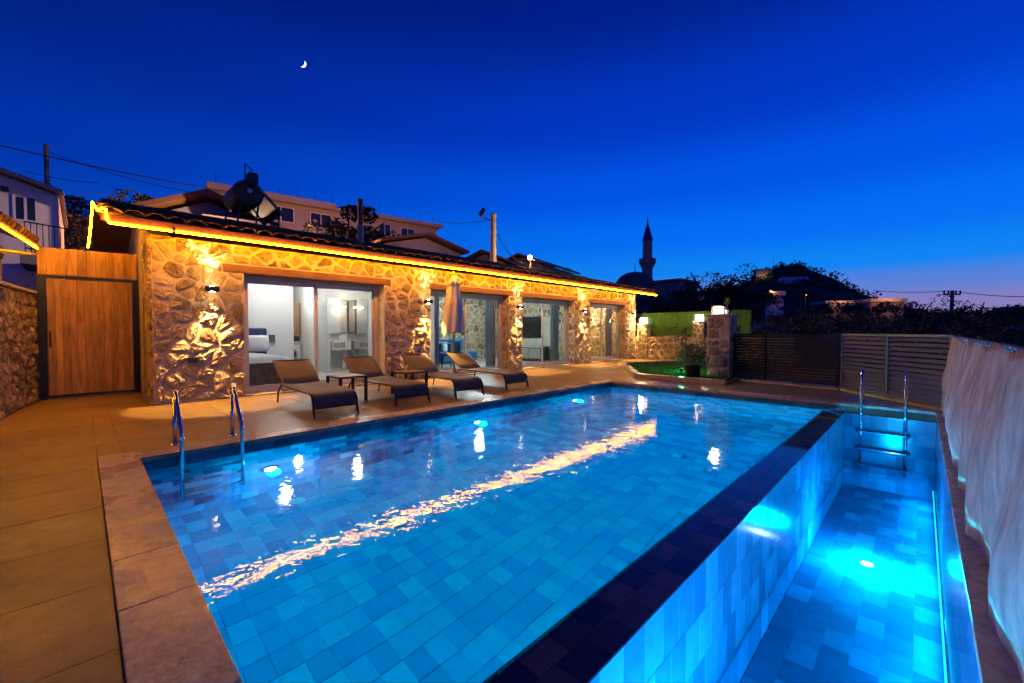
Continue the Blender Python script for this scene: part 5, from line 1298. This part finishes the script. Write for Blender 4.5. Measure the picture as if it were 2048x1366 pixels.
def put(k, px, D, ytop, label, group, rz=0, wid=1.0, lift=0):
    o = PR[k] if k not in USED else copy_tree(PR[k]); USED.add(k)
    x, y = at(px, D); z = T(x, y) + lift
    cr = next(c for c in o.children if c.name.startswith('crown')); H = sorted(v.co.z for v in cr.data.vertices)[-40]
    s = (CAMZ + (661 - ytop) / 840 * D - z) / H
    o.location = (x, y, z); o.rotation_euler = (0, 0, rz); o.scale = (s * wid, s * wid, s)
    o['label'] = label; o['group'] = group
G1, G2, G3 = 'trees on the slope left of the hill', 'bushes behind the gate and fence', 'trees on the right skyline'
WS = ['behind the turf screen end', 'above the cube lamps', 'left of the big pillar', 'just over the big pillar', 'right of the big pillar', 'near the orange lamp']
for i, (px, D, y, k) in enumerate(((1335, 62, 588, 'a'), (1378, 50, 560, 'c'), (1420, 50, 536, 'c'), (1468, 52, 546, 'c'), (1395, 60, 578, 'b'), (1445, 58, 572, 'a'), (1482, 60, 586, 'a'), (1345, 75, 586, 'b'), (1572, 66, 612, 'b'))):
    L = ['dark dense tree above the house corner', 'open crowned tree left in the trio of sparse trees', 'tallest sparse tree in the trio before the hill', 'right sparse tree of the trio before the hill', 'olive tree under the sparse trio', 'dense tree under the tallest sparse tree', 'dense dark tree left of the orange far lamp', 'olive tree farther back above the house corner', 'olive tree below the orange far lamp'][i]
    put(k, px, D, y, L, G1, i * 1.3, 1.35)
L2 = ['dark bush just right of the big pillar', 'olive bush behind the left half of the gate', 'dark bush behind the gate post', 'olive bush behind the middle of the gate', 'dark bush behind the right end of the gate', 'olive bush behind the left end of the slatted fence', 'dark bush behind the slatted fence post', 'olive bush left of the warm lit shrub', 'warm lit olive shrub behind the slatted fence', 'dark bush behind the right end of the slatted fence', 'olive bush above the cloth screen end', 'dark bush above the middle of the cloth screen', 'olive bush low at the right edge', 'dark bush lowest at the right edge', 'second dark bush behind the big pillar', 'far olive bush under the lit parapet house']
for i, px in enumerate((1490, 1528, 1566, 1605, 1645, 1690, 1735, 1775, 1812, 1860, 1905, 1955, 2005, 2050, 1470, 1690)):
    put('e' if i % 2 else 'f', px, [17, 19, 16, 20, 17, 19, 16, 18, 15, 17, 16, 15, 15, 14, 23, 30][i], [632, 622, 630, 620, 628, 622, 634, 622, 628, 630, 634, 636, 634, 636, 612, 612][i], L2[i], G2, i * 1.1, 1.3)
L3 = ['dark tree right of the hill foot', 'sparse twiggy tree at the right end of the hill', 'dark tree left of the skyline utility pole', 'dark tree behind the skyline utility pole', 'broad dark tree right of the skyline utility pole', 'tall twiggy tree right of the skyline pole', 'dark tree near the right edge', 'olive tree at the right edge', 'dark tree just left of the blue house']
for i, (px, D, y, k) in enumerate(((1725, 44, 602, 'a'), (1812, 34, 594, 'c'), (1850, 40, 622, 'b'), (1905, 36, 622, 'a'), (1965, 30, 612, 'a'), (1942, 28, 600, 'c'), (2010, 28, 614, 'a'), (2046, 26, 632, 'b'), (2000, 24, 628, 'b'))):
    put(k, px, D, y, L3[i], G3, i * 2.1, 1.3)
G4 = 'trees behind the house'
for i, (px, D, y, k) in enumerate(((205, 26, 388, 'a'), (168, 24, 402, 'b'), (250, 28, 402, 'a'), (690, 26, 436, 'a'), (1180, 40, 545, 'b'))):
    put(k, px, D, y, ['big dark tree between the white house and the gable', 'dark tree touching the white house eave', 'lower dark tree left of the gabled neighbour', 'dark bushy tree in front of the apartment block', 'low tree above the far end of the house roof'][i], G4, i * 1.7, 1.25)

# ------------------------------------------------------------------ moon
def moon():
    D = 2000; x, y = at(612, D); c = Vector((x, y, CAMZ + (661 - 136) / 840 * D)); rad = 15.5
    f = (Vector((0, 0, CAMZ)) - c).normalized(); rgt = Vector((0, 0, 1)).cross(f).normalized(); up = f.cross(rgt).normalized()
    q = R(-32); ax = rgt * math.cos(q) + up * math.sin(q); pl = -rgt * math.sin(q) + up * math.cos(q)
    m = MB(); n, k = 16, 6; vs = []
    for i in range(n + 1):
        th = R(-84 + 168 * i / n)
        for j in range(k + 1):
            lo = R(28 + 62 * j / k); vs.append(c + rad * (pl * math.sin(th) + math.cos(th) * (ax * math.sin(lo) + f * math.cos(lo))))
    m.add(vs, [(i * (k+1) + j, i * (k+1) + j + 1, (i+1) * (k+1) + j + 1, (i+1) * (k+1) + j) for i in range(n) for j in range(k)])
    o = solo(m, 'moon', M['moonm'], c, 'thin white crescent moon high in the blue sky', 'moon')
moon()
